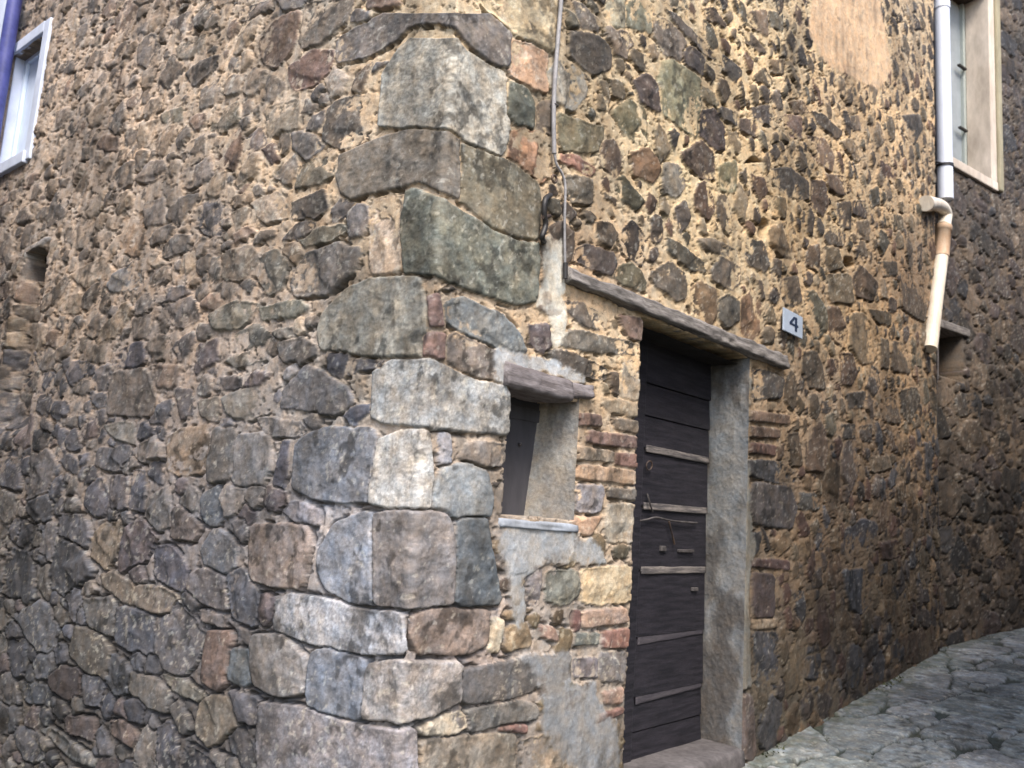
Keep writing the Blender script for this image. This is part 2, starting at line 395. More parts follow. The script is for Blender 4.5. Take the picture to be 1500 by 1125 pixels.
class Field:
    """stone relief over a grid of wall coordinates S (along) and Z (up)"""
    def __init__(s, S, Z, seed=1):
        s.S, s.Z, s.seed = S, Z, seed
        w = 0.010; s.Sw = S+w*fbm(S/.07, Z/.07, seed+3, 3)+.0055*fbm(S/.018, Z/.018, seed+5, 2)
        s.Zw = Z+w*fbm(S/.07+31, Z/.07, seed+4, 3)+.0055*fbm(S/.018, Z/.018+9, seed+6, 2)
        n = S.shape
        s.E1 = np.full(n, -1.0, np.float32); s.E2 = np.full(n, -1.0, np.float32); s.ID = np.full(n, -1, np.int32)
        s.st = []                       # per stone: colour, height, bevel, tilt s, tilt z, cx, cz, kind
    def win(s, x0, x1, z0, z1, m=.05):
        c = s.S[:, 0]; a = np.searchsorted(c, x0-m); b = np.searchsorted(c, x1+m)
        if b-a < 1: return None
        za = s.Z[a]; zb = s.Z[min(b, len(c)-1)]
        r0 = min(np.searchsorted(za, z0-m), np.searchsorted(zb, z0-m)); r1 = max(np.searchsorted(za, z1+m), np.searchsorted(zb, z1+m))
        if r1-r0 < 1: return None
        return slice(a, b), slice(r0, r1)
    def add(s, P, col, H, bev, kind='s', tilt=None, rnd=None, warp=1.0, bonus=0.0):
        P = np.asarray(P, float); c = P.mean(0); v = P-c; l = np.linalg.norm(v, axis=1)[:, None]+1e-6; P = c+v*(1+bonus*1.35/np.maximum(l, .03)); bonus = 0
        w = s.win(P[:, 0].min(), P[:, 0].max(), P[:, 1].min(), P[:, 1].max())
        if w is None: return
        X = s.S[w]*(1-warp)+s.Sw[w]*warp; Y = s.Z[w]*(1-warp)+s.Zw[w]*warp
        e = (poly_sd(X, Y, chaikin(P)) + bonus).astype(np.float32)
        i = len(s.st); c = P.mean(0); t = tilt if tilt else (random.uniform(-1, 1), random.uniform(-1, 1))
        s.st.append((col, H, bev, t[0], t[1], c[0], c[1], 'sbgk'.index(kind) if kind in 'sbgk' else 0))
        E1, E2, ID = s.E1[w], s.E2[w], s.ID[w]
        up = e > E1
        E2[...] = np.where(up, E1, np.maximum(E2, e)); ID[...] = np.where(up, i, ID); E1[...] = np.where(up, e, E1)
def rand_poly(cx, cz, a, b, ang, n=None):
    n = n or random.choice((4, 5, 5, 6, 7)); o = random.uniform(0, 6.28); P = []
    for k in range(n):
        t = o+(k+random.uniform(-.32, .32))*2*math.pi/n; q = random.uniform(.78, 1.16)
        ct, st = math.cos(t), math.sin(t); m = (abs(ct)**3.2+abs(st)**3.2)**(-1/3.2)
        x = a*q*ct*m; y = b*q*st*m
        P.append((cx+x*math.cos(ang)-y*math.sin(ang), cz+x*math.sin(ang)+y*math.cos(ang)))
    return np.array(P)
def fill(F, s0, s1, zf0, zf1, occ_polys, spec, want, seed, res=.012, bon=lambda x, z: .004):
    """dart-throw stones into what the traced ones leave free; spec(s, z) -> gap, size scale, elongation, tilt spread, palette, keep"""
    random.seed(seed); z0, z1 = zf0, zf1
    nx = int((s1-s0)/res)+1; nz = int((z1-z0)/res)+1; occ = np.zeros((nx, nz), bool)
    gx = s0+np.arange(nx)*res; gz = z0+np.arange(nz)*res
    def wnd(P, m):
        a = max(0, int((P[:, 0].min()-m-s0)/res)); b = min(nx, int((P[:, 0].max()+m-s0)/res)+2)
        c = max(0, int((P[:, 1].min()-m-z0)/res)); d = min(nz, int((P[:, 1].max()+m-z0)/res)+2)
        return a, b, c, d
    for P in occ_polys:
        P = np.asarray(P); a, b, c, d = wnd(P, .03)
        if b <= a or d <= c: continue
        X, Y = np.meshgrid(gx[a:b], gz[c:d], indexing='ij'); occ[a:b, c:d] |= poly_sd(X, Y, P) > -.006
    got = []
    for sz, n in want:
        for _ in range(n):
            x = random.uniform(s0, s1); z = random.uniform(z0, z1); sp = spec(x, z)
            if sp is None: continue
            gap, sc, el, ts, pal = sp
            r = sz*sc*random.uniform(.75, 1.2); e = random.uniform(1.0, el); ang = random.gauss(0, ts)
            if random.random() < .18 and ts > .3: ang += math.pi/2
            a, b = r*math.sqrt(e), r/math.sqrt(e); i, j = int((x-s0)/res), int((z-z0)/res)
            if occ[min(i, nx-1), min(j, nz-1)]: continue
            P = rand_poly(x, z, a, b, ang); A, B, C_, D_ = wnd(P, .02)
            if B <= A or D_ <= C_: continue
            X, Y = np.meshgrid(gx[A:B], gz[C_:D_], indexing='ij'); sd = poly_sd(X, Y, P); o = occ[A:B, C_:D_]
            ins = sd > -gap; hit = (o & ins).sum()/max(1, ins.sum())
            if hit > (.07 if sz > .05 else .03): continue
            o |= sd > -gap*.5; got.append((P, pal, r))
    for P, pal, r in got:
        c = PAL[pal][random.randrange(len(PAL[pal]))]; k = random.uniform(.78, 1.2); c = tuple(min(250, q*k) for q in c)
        F.add(P, c, random.uniform(.009, .020)*min(1.2, .6+r/.09), random.uniform(.010, .026), 's', bonus=bon(P[:, 0].mean(), P[:, 1].mean()))
    return len(got)
def relief(F, B, patches, holes, recess, gap, dry, nb=False, bloom=True):
    """final height and colour. B: base points, gap: joint half width field, dry: how open the joints are (0..1 field)"""
    S, Z = F.S, F.Z; sd = F.seed; U, V = vpx(B)
    F.E1 = np.where(F.ID >= 0, F.E1, -1)
    st = np.array([t[1:] for t in F.st]+[(0, .02, 0, 0, 0, 0, 0)], float); sc = np.array([t[0] for t in F.st]+[(0, 0, 0)], float)
    I = F.ID; H = st[I, 0]; bev = st[I, 1]; kind = st[I, 6]
    E = np.minimum(F.E1, (F.E1-F.E2)*.5-gap*np.where(kind > 0, .6, 1))
    t = np.clip(E/(bev*(.55+.9*_h(I, I*0+5, 3))), 0, 1); dx = S-st[I, 4]; dz = Z-st[I, 5]
    r1 = fbm(S/.05, Z/.05, sd+11, 4); r2 = fbm(S/.018, Z/.018, sd+13, 3); lay = fbm(S/.16+I*3.1, Z/.014+I*1.7, sd+15, 2)
    Pst = H*(.48+.52*(1-(1-t)**2))*sstep(0, .14, t)+np.clip((dx*st[I, 2]+dz*st[I, 3])*.07, -.012, .012)*t+.0045*r1*t+.0022*r2*t
    hs = lambda k: _h(I, I*0+k, 17)*2-1      # each stone broken along a few planes of its own
    fd = 0.0
    for k in range(4):
        an = hs(k*3+1)*3.1416; sz = np.maximum(.03, np.sqrt(st[I, 2]**2+st[I, 3]**2)*0+.05); off = (.1+.9*np.abs(hs(k*3+2)))*.055
        q = dx*np.cos(an)+dz*np.sin(an)-off; fd = fd+np.maximum(q, 0)*(.16+.34*np.abs(hs(k*3+3)))
    Pst = Pst-np.tanh(fd/.010)*.010*np.where(kind > 0, .2, 1.0)*t
    mn = fbm(S/.13, Z/.13, sd+21, 3); mf = fbm(S/.022, Z/.022, sd+23, 3); mid = fbm(S/.05, Z/.05, sd+22, 2)
    M = .0040+.0030*mn+.0017*mf+.0026*mid; M = np.where(kind > 0, M*.7-.001, M)
    jn = fbm(S/.06+5, Z/.045, sd+25, 3)*.5+.5+.10*np.clip(-dz/.06, 0, 1)*(E < .002); ring = sstep(-.022, -.004, F.E1)
    openj = sstep(.70-.34*dry, .76-.30*dry, jn)*ring
    pit = sstep(.36, .5, fbm(S/.028, Z/.02, sd+27, 2))
    cov = rbf(U, V, [a for a, b in COVER], [(b,) for a, b in COVER], 3.0)[..., 0] if nb is False else 0.0
    M = M+cov*(.6+.7*sstep(-.5, .5, fbm(S/.22, Z/.22, sd+24, 3)))-openj*(.018+.012*dry)-pit*.007
    Pst = np.where(E > 0, Pst, -1); m = sstep(-.0012, .0016, Pst-M); h = np.maximum(Pst, M)
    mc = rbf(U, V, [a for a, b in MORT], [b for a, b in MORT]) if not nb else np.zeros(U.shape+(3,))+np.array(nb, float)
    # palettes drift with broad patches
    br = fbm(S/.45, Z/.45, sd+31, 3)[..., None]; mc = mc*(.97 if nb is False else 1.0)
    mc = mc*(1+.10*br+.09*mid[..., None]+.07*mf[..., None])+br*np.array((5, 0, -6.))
    if nb is False:
        dk = np.clip(sstep(640, 380, U)+sstep(520, 700, V), 0, 1)[..., None]*.12; g_ = (mc @ np.array((.3, .55, .15)))[..., None]; mc = mc*(1-dk)+g_*dk
    mc = desat(mc, .78)*.96
    mc = mc*(1-.22*openj[..., None]-.12*pit[..., None])
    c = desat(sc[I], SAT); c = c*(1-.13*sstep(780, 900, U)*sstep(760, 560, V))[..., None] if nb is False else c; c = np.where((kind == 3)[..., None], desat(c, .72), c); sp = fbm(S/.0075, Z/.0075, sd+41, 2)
    amp = np.where(kind == 2, .20, .10)
    r3 = fbm(S/.10+3, Z/.07, sd+45, 4); r4 = fbm(S/.03, Z/.03+5, sd+46, 3)
    shade = 1+.17*r1+.035*lay+amp*sp+np.where(kind > 0, .26, .12)*r3+.10*r4
    c = c*shade[..., None]
    st2 = sstep(.15, .5, fbm(S/.09, Z/.11, sd+43, 4))[..., None]*(1.0 if bloom else 0.0)      # lime bloom on the stones
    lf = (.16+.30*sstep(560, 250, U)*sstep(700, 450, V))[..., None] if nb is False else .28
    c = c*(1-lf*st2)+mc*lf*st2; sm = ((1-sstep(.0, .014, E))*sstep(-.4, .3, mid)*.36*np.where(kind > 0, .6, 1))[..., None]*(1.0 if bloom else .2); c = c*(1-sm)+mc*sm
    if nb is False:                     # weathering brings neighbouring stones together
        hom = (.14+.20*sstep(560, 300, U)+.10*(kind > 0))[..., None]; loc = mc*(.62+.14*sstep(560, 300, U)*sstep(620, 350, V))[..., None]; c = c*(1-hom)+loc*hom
    dl_ = sstep(.28, .5, fbm(S/.045+9, Z/.05, sd+47, 4)*.6+fbm(S/.16, Z/.2, sd+48, 3)*.7)[..., None]; c = c*(1-.34*dl_)            # dark lichen and soot
    wl = sstep(.42, .52, fbm(S/.022, Z/.022, sd+49, 3)+.25*fbm(S/.3, Z/.3, sd+50, 2))[..., None]; c = c*(1-.35*wl)+np.array((205, 200, 186.))*.35*wl    # pale lichen spots
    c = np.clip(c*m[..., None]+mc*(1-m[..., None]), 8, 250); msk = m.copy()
    for P, col, kd in patches:
        w = F.win(P[:, 0].min(), P[:, 0].max(), P[:, 1].min(), P[:, 1].max())
        if w is None: continue
        q = poly_sd(F.Sw[w], F.Zw[w], chaikin(P))+.028*fbm(S[w]/.06, Z[w]/.06, sd+51, 3); a = sstep(-.004, .006, q)
        n1 = fbm(S[w]/.09, Z[w]/.09, sd+53, 4); n2 = fbm(S[w]/.02, Z[w]/.02, sd+54, 3)
        hh = .012+.0045*n1+.0012*n2+np.maximum(h[w]-.014, 0)*.45
        h[w] = h[w]*(1-a)+np.maximum(hh, h[w]*.3)*a
        cc = np.array(col, float)*(1+.10*n1+.06*n2)[..., None]
        peek = (msk[w]*sstep(.1, .5, n1+.1))*.35; a2 = (np.clip(a*sstep(-.004, .035, q)*1.0+a*sstep(-.3, .4, n2)*.5, 0, 1)*(1-peek))[..., None]
        c[w] = c[w]*(1-a2)+cc*a2; msk[w] = msk[w]*(1-a*.9)
    for P, col, kd in holes:
        w = F.win(P[:, 0].min(), P[:, 0].max(), P[:, 1].min(), P[:, 1].max())
        if w is None: continue
        a = sstep(-.004, .012, poly_sd(F.Sw[w], F.Zw[w], chaikin(P))); h[w] -= .07*a; c[w] = c[w]*(1-.3*a[..., None])
    gr_ = fbm(S/.30, Z/.55, sd+57, 4)+.5*fbm(S/.07, Z/.35, sd+58, 3); c = c*(1-.20*sstep(.05, .55, gr_)+.07*sstep(.05, .55, -gr_))[..., None]     # grime runs across stone and mortar alike
    for P, dp in recess:
        w = F.win(P[:, 0].min(), P[:, 0].max(), P[:, 1].min(), P[:, 1].max())
        if w is None: continue
        a = sstep(-.02, .16, poly_sd(S[w], Z[w], P)); h[w] -= dp*a
    h = h+.010*fbm(S/.7, Z/.7, sd+61, 2)
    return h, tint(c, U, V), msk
def grid_mesh(name, P, col, msk, keep=None, mat=None, parent=None, extrude=None):
    """P (n, m, 3) grid -> one mesh; keep (n-1, m-1) faces; extrude: vector the rims of the openings run back by"""
    n, m = P.shape[:2]; idx = np.arange(n*m).reshape(n, m)
    q = np.stack([idx[:-1, :-1], idx[1:, :-1], idx[1:, 1:], idx[:-1, 1:]], -1)
    V = P.reshape(-1, 3); C_ = col.reshape(-1, 3); K = msk.reshape(-1)
    if keep is None: keep = np.ones((n-1, m-1), bool)
    faces = q[keep]
    if extrude is not None:
        ev = []
        k = np.pad(keep, 1, constant_values=True)
        for (di, dj, a, b) in ((-1, 0, 3, 0), (1, 0, 1, 2), (0, -1, 0, 1), (0, 1, 2, 3)):
            nb_ = k[1+di:n+di, 1+dj:m+dj]; sel = keep & ~nb_; ev.append(np.stack([q[sel][:, a], q[sel][:, b]], -1))
        ev = np.concatenate(ev)
        if len(ev):
            un, inv = np.unique(ev, return_inverse=True); inv = inv.reshape(ev.shape); N0 = len(V)
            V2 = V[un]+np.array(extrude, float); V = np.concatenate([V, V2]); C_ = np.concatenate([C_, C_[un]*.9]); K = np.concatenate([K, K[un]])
            faces = np.concatenate([faces, np.stack([ev[:, 1], ev[:, 0], N0+inv[:, 0], N0+inv[:, 1]], -1)])
    us = np.unique(faces); mp = np.full(len(V), -1, np.int64); mp[us] = np.arange(len(us)); faces = mp[faces]; V = V[us]; C_ = C_[us]; K = K[us]
    me = bpy.data.meshes.new(name); me.vertices.add(len(V)); me.vertices.foreach_set('co', V.astype(np.float32).ravel())
    nf = len(faces); me.loops.add(nf*4); me.loops.foreach_set('vertex_index', faces.astype(np.int32).ravel())
    me.polygons.add(nf); me.polygons.foreach_set('loop_start', np.arange(0, nf*4, 4, dtype=np.int32))
    me.polygons.foreach_set('loop_total', np.full(nf, 4, np.int32)); me.polygons.foreach_set('use_smooth', np.ones(nf, bool))
    a = me.attributes.new('surf_col', 'FLOAT_COLOR', 'POINT'); a.data.foreach_set('color', np.concatenate([C_, K[:, None]], 1).astype(np.float32).ravel())
    me.update(calc_edges=True); me.validate(); 
    if mat: me.materials.append(mat)
    o = bpy.data.objects.new(name, me); SC.collection.objects.link(o)
    if parent: o.parent = parent
    return o

# ---------------------------------------------------------------- materials
def newmat(name):
    m = bpy.data.materials.new(name); m.use_nodes = True; t = m.node_tree; return m, t, t.nodes['Principled BSDF']
def nd(t, kind, **kw):
    n = t.nodes.new(kind)
    for k, v in kw.items():
        if k.startswith('i_'): n.inputs[int(k[2:])].default_value = v
        else: setattr(n, k, v)
    return n
def noise(t, co, scale, detail=6, rough=.6, mp=None):
    n = nd(t, 'ShaderNodeTexNoise'); n.inputs['Scale'].default_value = scale; n.inputs['Detail'].default_value = detail; n.inputs['Roughness'].default_value = rough
    if mp:
        m = nd(t, 'ShaderNodeMapping'); m.inputs['Scale'].default_value = mp; t.links.new(co, m.inputs[0]); co = m.outputs[0]
    t.links.new(co, n.inputs['Vector']); return n.outputs['Fac']
def rng_(t, f, a, b, c, d):
    n = nd(t, 'ShaderNodeMapRange'); t.links.new(f, n.inputs[0])
    for i, v in enumerate((a, b, c, d)): n.inputs[i+1].default_value = v
    return n.outputs[0]
def mul(t, col, fac):
    n = nd(t, 'ShaderNodeVectorMath', operation='SCALE'); t.links.new(col, n.inputs[0]); t.links.new(fac, n.inputs['Scale']); return n.outputs[0]
def mixc(t, fac, a, b):
    n = nd(t, 'ShaderNodeMix', data_type='RGBA')
    for s, v in ((n.inputs[0], fac), (n.inputs[6], a), (n.inputs[7], b)):
        if hasattr(v, 'links'): t.links.new(v, s)
        elif isinstance(v, (tuple, list)): s.default_value = (*v[:3], 1)
        else: s.default_value = v
    return n.outputs[2]
def bump(t, bs, hs, dist=.003, strg=.6):
    prev = None
    for h, d in hs:
        b = nd(t, 'ShaderNodeBump'); b.inputs['Strength'].default_value = strg; b.inputs['Distance'].default_value = d; t.links.new(h, b.inputs['Height'])
        if prev: t.links.new(prev, b.inputs['Normal'])
        prev = b.outputs[0]
    t.links.new(prev, bs.inputs['Normal'])
def stone_mat(name='masonry', rough=.88):
    m, t, bs = newmat(name); at = nd(t, 'ShaderNodeAttribute', attribute_name='surf_col'); tc = nd(t, 'ShaderNodeTexCoord').outputs['Object']
    n1 = noise(t, tc, 55, 8, .7); n2 = noise(t, tc, 240, 3, .6); n3 = noise(t, tc, 14, 5, .6)
    f = nd(t, 'ShaderNodeMath', operation='MULTIPLY'); t.links.new(rng_(t, n1, .25, .75, .72, 1.28), f.inputs[0]); t.links.new(rng_(t, n2, .3, .7, .86, 1.14), f.inputs[1])
    c = mul(t, at.outputs['Color'], f.outputs[0])
    warm = mixc(t, rng_(t, n3, .35, .65, 0, 1), (1.07, .99, .90), (.94, 1.0, 1.07))
    x = nd(t, 'ShaderNodeVectorMath', operation='MULTIPLY'); t.links.new(c, x.inputs[0]); t.links.new(warm, x.inputs[1])
    t.links.new(x.outputs[0], bs.inputs['Base Color']); bs.inputs['Roughness'].default_value = rough; bs.inputs['Specular IOR Level'].default_value = .3
    bump(t, bs, ((n1, .006), (n2, .002)), strg=.7); return m
def plain_mat(name, col, rough=.7, var=.2, scale=40, mp=None, bd=.002, col2=None, metal=0, spec=.4):
    m, t, bs = newmat(name); tc = nd(t, 'ShaderNodeTexCoord').outputs['Object']; n = noise(t, tc, scale, 7, .65, mp); n2 = noise(t, tc, scale*.16, 5, .6, mp)
    base = mixc(t, rng_(t, n2, .38, .62, 0, 1), tuple(col), tuple(col2 or col))
    c = mul(t, base, rng_(t, n, .25, .75, 1-var, 1+var)); t.links.new(c, bs.inputs['Base Color'])
    bs.inputs['Roughness'].default_value = rough; bs.inputs['Metallic'].default_value = metal; bs.inputs['Specular IOR Level'].default_value = spec
    if bd: bump(t, bs, ((n, bd),))
    return m
# ---------------------------------------------------------------- object helpers
def empty(name, loc, label, cat, group=None):
    o = bpy.data.objects.new(name, None); SC.collection.objects.link(o); o.location = loc; o['label'] = label; o['category'] = cat
    if group: o['group'] = group
    return o
def link(name, me, mat, parent=None, smooth=False):
    if mat: me.materials.append(mat)
    if smooth: me.polygons.foreach_set('use_smooth', np.ones(len(me.polygons), bool))
    o = bpy.data.objects.new(name, me); SC.collection.objects.link(o)
    if parent:
        o.parent = parent; o.matrix_parent_inverse = Matrix.Translation(-parent_world(parent))
    return o
def parent_world(p):
    v = Vector((0, 0, 0))
    while p is not None:
        v = v+Vector(p.location); q = p.parent
        if q is None: break
        v = v+p.matrix_parent_inverse.translation; p = q
    return v
def beam(name, corners, mat, parent, seg=24, amp=.006, seed=0, jit=.004, across=7):
    """a rough hewn bar: corners = 8 points (x-,x+ ends; each y0z0,y1z0,y1z1,y0z1) subdivided and worn"""
    A = [Vector(c) for c in corners[:4]]; B = [Vector(c) for c in corners[4:]]; ring = []
    for k in range(4):
        for j in range(across): ring.append((k, j/across))
    bm = bmesh.new(); rows = []; rg = random.Random(seed)
    for i in range(seg+1):
        t = i/seg; Q = [A[k].lerp(B[k], t) for k in range(4)]; cen = sum(Q, Vector())/4; row = []
        for k, u in ring:
            p = Q[k].lerp(Q[(k+1) % 4], u); d = (p-cen)
            e = min(u, 1-u); p = p-d*(.10*max(0, 1-e/.22)**2 * (1 if e < .22 else 0))
            n = float(fbm(np.array([t*seg*.22+seed]), np.array([(k+u)*2.6+seed*1.3]), seed+1, 3)[0]); p = p+d.normalized()*n*amp
            row.append(bm.verts.new(p))
        rows.append(row)
    m = len(ring)
    for i in range(seg):
        for j in range(m): bm.faces.new((rows[i][j], rows[i][(j+1) % m], rows[i+1][(j+1) % m], rows[i+1][j]))
    bm.faces.new(rows[0][::-1]); bm.faces.new(rows[-1])
    bmesh.ops.recalc_face_normals(bm, faces=bm.faces); me = bpy.data.meshes.new(name); bm.to_mesh(me); bm.free()
    return link(name, me, mat, parent, True)
def box_bm(bm, x0, x1, y0, y1, z0, z1, bev=0.0, seg=2):
    r = bmesh.ops.create_cube(bm, size=1.0); vs = r['verts']
    for v in vs: v.co = Vector(((x0+x1)/2+v.co.x*(x1-x0), (y0+y1)/2+v.co.y*(y1-y0), (z0+z1)/2+v.co.z*(z1-z0)))
    if bev > 0:
        es = list({e for v in vs for e in v.link_edges}); bmesh.ops.bevel(bm, geom=es, offset=bev, segments=seg, affect='EDGES', profile=.5)
def box(name, x0, x1, y0, y1, z0, z1, mat, parent=None, bev=.004):
    bm = bmesh.new(); box_bm(bm, x0, x1, y0, y1, z0, z1, bev); me = bpy.data.meshes.new(name); bm.to_mesh(me); bm.free(); return link(name, me, mat, parent)
def tube_bm(bm, pts, r, n=14, cap=True):
    pts = [Vector(p) for p in pts]; rs = r if isinstance(r, (list, tuple)) else [r]*len(pts); prev = None; rings = []
    for i, p in enumerate(pts):
        d = (pts[min(i+1, len(pts)-1)]-pts[max(i-1, 0)]).normalized()
        if prev is None: u = d.orthogonal().normalized()
        else: u = (prev-d*prev.dot(d)).normalized()
        prev = u; w = d.cross(u); rings.append([bm.verts.new(p+(u*math.cos(6.28318*k/n)+w*math.sin(6.28318*k/n))*rs[i]) for k in range(n)])
    for a, b in zip(rings, rings[1:]):
        for k in range(n): f = bm.faces.new((a[k], a[(k+1) % n], b[(k+1) % n], b[k])); f.smooth = True
    if cap: bm.faces.new([bm.verts.new(v.co) for v in rings[0][::-1]]); bm.faces.new([bm.verts.new(v.co) for v in rings[-1]])
def tube(name, pts, r, mat, parent=None, n=14):
    bm = bmesh.new(); tube_bm(bm, pts, r, n); me = bpy.data.meshes.new(name); bm.to_mesh(me); bm.free(); return link(name, me, mat, parent)
def spline(P, k=8):
    P = [Vector(p) for p in P]; out = []
    for i in range(len(P)-1):
        a, b, c, d = P[max(i-1, 0)], P[i], P[i+1], P[min(i+2, len(P)-1)]
        for j in range(k):
            t = j/k; out.append(.5*((2*b)+(c-a)*t+(2*a-5*b+4*c-d)*t*t+(3*b-a-3*c+d)*t**3))
    return out+[P[-1]]
M_ST = stone_mat('masonry')
M_BEAM = plain_mat('weathered_oak', (.10, .09, .085), .88, .5, 26, (.9, 7, 11), .008, (.24, .22, .205))
M_BEAM2 = plain_mat('grey_slate_lintel', (.10, .085, .085), .8, .4, 24, (1, 7, 10), .005, (.20, .18, .185))
M_DOOR = plain_mat('dark_stained_wood', (.006, .006, .010), .65, .6, 26, (1, 4, 12), .004, (.020, .018, .025))
M_BATT = plain_mat('worn_batten_wood', (.06, .056, .058), .85, .6, 30, (1, 5, 12), .003, (.17, .15, .14))
M_BATD = plain_mat('dark_batten_wood', (.038, .034, .044), .8, .5, 30, (1, 5, 12), .003, (.06, .054, .062))
M_IRON = plain_mat('rusty_iron', (.055, .045, .045), .6, .4, 90, None, .002, (.11, .075, .055), .5)
M_BRIGHT = plain_mat('worn_bright_metal', (.11, .10, .10), .7, .4, 120, None, .001, (.05, .045, .045), .3)
M_PIPEW = plain_mat('white_painted_pipe', (.62, .65, .72), .5, .08, 30, (3, 3, .6), .0006, (.55, .58, .66))
M_PVC = plain_mat('cream_plastic_pipe', (.68, .62, .52), .5, .12, 25, (3, 3, .5), .0006, (.58, .50, .40))
M_PVCO = plain_mat('ochre_stained_plastic', (.52, .34, .22), .5, .15, 40, (3, 3, 1), .0006, (.56, .42, .30))
M_BLK = plain_mat('black_pipe_paint', (.02, .018, .018), .5, .3, 40, None, .001)
M_BLUE = plain_mat('blue_painted_downpipe', (.05, .06, .22), .5, .2, 30, None, .001, (.08, .09, .30))
M_PALE = plain_mat('pale_blue_paint', (.66, .76, .92), .7, .12, 12, (1, 1, .5), .002, (.56, .68, .88))
M_PALP = plain_mat('pale_plaster', (.64, .70, .84), .85, .15, 6, None, .004, (.54, .60, .74))
M_CABLE = plain_mat('grey_conduit', (.19, .185, .19), .6, .25, 60, None, .0006, (.27, .26, .265))
M_DARK = plain_mat('dark_interior', (.012, .011, .012), .9, .2, 20, None, 0)
M_PANEL = plain_mat('dark_grey_shutter_metal', (.030, .030, .038), .6, .3, 14, (1, 1, .3), .002, (.055, .053, .06))
M_ROOF = plain_mat('clay_roof', (.28, .13, .08), .85, .3, 9, (1, 1, 1), .01, (.20, .10, .07))

# ---------------------------------------------------------------- the corner house: one wrapped relief wall
house = empty('stone_house', (0, 0, 0), 'rubble stone corner house with dark plank door and pale dressed corner blocks', 'house')
XE = 6.95; YE = 5.32; RC = .012
def ground_z(x, y):
    x = np.asarray(x, float); y = np.asarray(y, float)
    return -.053+.082*x-.13*np.maximum(y, 0)-.02*np.maximum(-1.2-y, 0)*0+np.where(x < 0, -.0*x, 0)
def columns(fine=1.0):
    c = [-YE]
    def step(s):
        p = (s, 0) if s > 0 else (0, -s); a = px((p[0], p[1], 1.6)); s2 = s+.01; p = (s2, 0) if s2 > 0 else (0, -s2); b = px((p[0], p[1], 1.6))
        return .01*fine*1.4648/max(abs(b[0]-a[0]), .2)
    while c[-1] < XE:
        s = c[-1]; d = min(step(s), .02)
        if abs(s) < .05: d = min(d, .0032)
        c.append(min(s+d, XE))
    return np.array(c)
FINE = 1.05
cs = columns(FINE)
def base_pts(s):
    n = np.zeros((len(s), 2)); b = np.zeros((len(s), 2))
    for i, q in enumerate(s):
        if q >= RC: b[i] = (q, 0); n[i] = (0, -1)
        elif q <= -RC: b[i] = (0, -q); n[i] = (-1, 0)
        else:
            t = (q+RC)/(2*RC)*math.pi/2; n[i] = (-math.cos(t), -math.sin(t)); b[i] = (RC+n[i][0]*RC, RC+n[i][1]*RC)
    return b, n
def fan(b, v0, v1, zlo, zhi, fine=FINE, nc_lo=26, nc_hi=40):
    nf = int((v1-v0)/1.4648/fine); Z = []
    for (x, y) in b:
        d = np.array([x, y])-CAM[:2]
        def zat(v):                     # height on the vertical through (x, y) seen at pixel row v
            lo, hi = -30., 40.
            for _ in range(40):
                m = (lo+hi)/2
                if px((x, y, m))[1] > v: lo = m
                else: hi = m
            return lo
        a = max(zat(v1), zlo(x, y)+.02); c = min(zat(v0), zhi-.05)
        Z.append(np.concatenate([np.linspace(zlo(x, y), a, nc_lo, endpoint=False), np.linspace(a, c, nf, endpoint=False), np.linspace(c, zhi, nc_hi)]))
    return np.array(Z)
b2, n2 = base_pts(cs)
ZT = 8.6
Zg = fan(b2, -50, 1180, lambda x, y: float(ground_z(x, y))-.12, ZT)
Sg = np.repeat(cs[:, None], Zg.shape[1], 1)
F = Field(Sg, Zg, 5); random.seed(11)
patches, holes, polys = [], [], []
HB = {'s': (.011, .021, .010, .024), 'b': (.013, .020, .008, .014), 'g': (.014, .021, .008, .013), 'k': (.014, .020, .007, .011)}
for col, k, P in TR:
    A_ = np.array(P); c_0 = A_.mean(0); v_ = A_-c_0; l_ = np.linalg.norm(v_, axis=1)[:, None]+1e-6; grow = {'s': 2.0, 'b': 2.0, 'g': 1.6, 'k': 1.0}.get(k, 0)
    Q = np.array([unwrap(*p) for p in c_0+v_*(1+grow/l_)])
    if k == 'c': patches.append((Q, col, k)); continue
    if k == 'h': holes.append((Q, col, k)); polys.append(Q); continue
    a, b_, c_, d_ = HB[k]; polys.append(Q)
    F.add(Q, col, random.uniform(a, b_), random.uniform(c_, d_), k, tilt=None if k == 's' else (random.uniform(-.3, .3), random.uniform(-.3, .3)), warp=.42 if k in 'bgk' else .85, bonus={'s': .009, 'b': .008, 'g': .007, 'k': .005}[k])
DX0, DX1, DZ0, DZ1 = 1.49, 2.77, .27, 2.63           # doorway
WX0, WX1, WZ0, WZ1 = .485, .985, 1.55, 2.10          # small window
openings = [np.array([(DX0, DZ0), (DX1, DZ0), (DX1, DZ1), (DX0, DZ1)]), np.array([(WX0, WZ0), (WX1, WZ0), (WX1, WZ1), (WX0, WZ1)])]
lint = [np.array([unwrap(*p) for p in q]) for q in ([(825, 388), (1145, 530), (1147, 545), (940, 470), (825, 412)], [(736, 535), (865, 565), (862, 585), (742, 572)])]
UW = [(3.98, 4.02), (4.62, 5.02)]                      # upper side window on the left wall (s = -y)
WINL = np.array([unwrap(*p) for p in ((16, 45), (70, 50), (41, 234), (-12, 250))])
polys += openings+lint+[WINL]
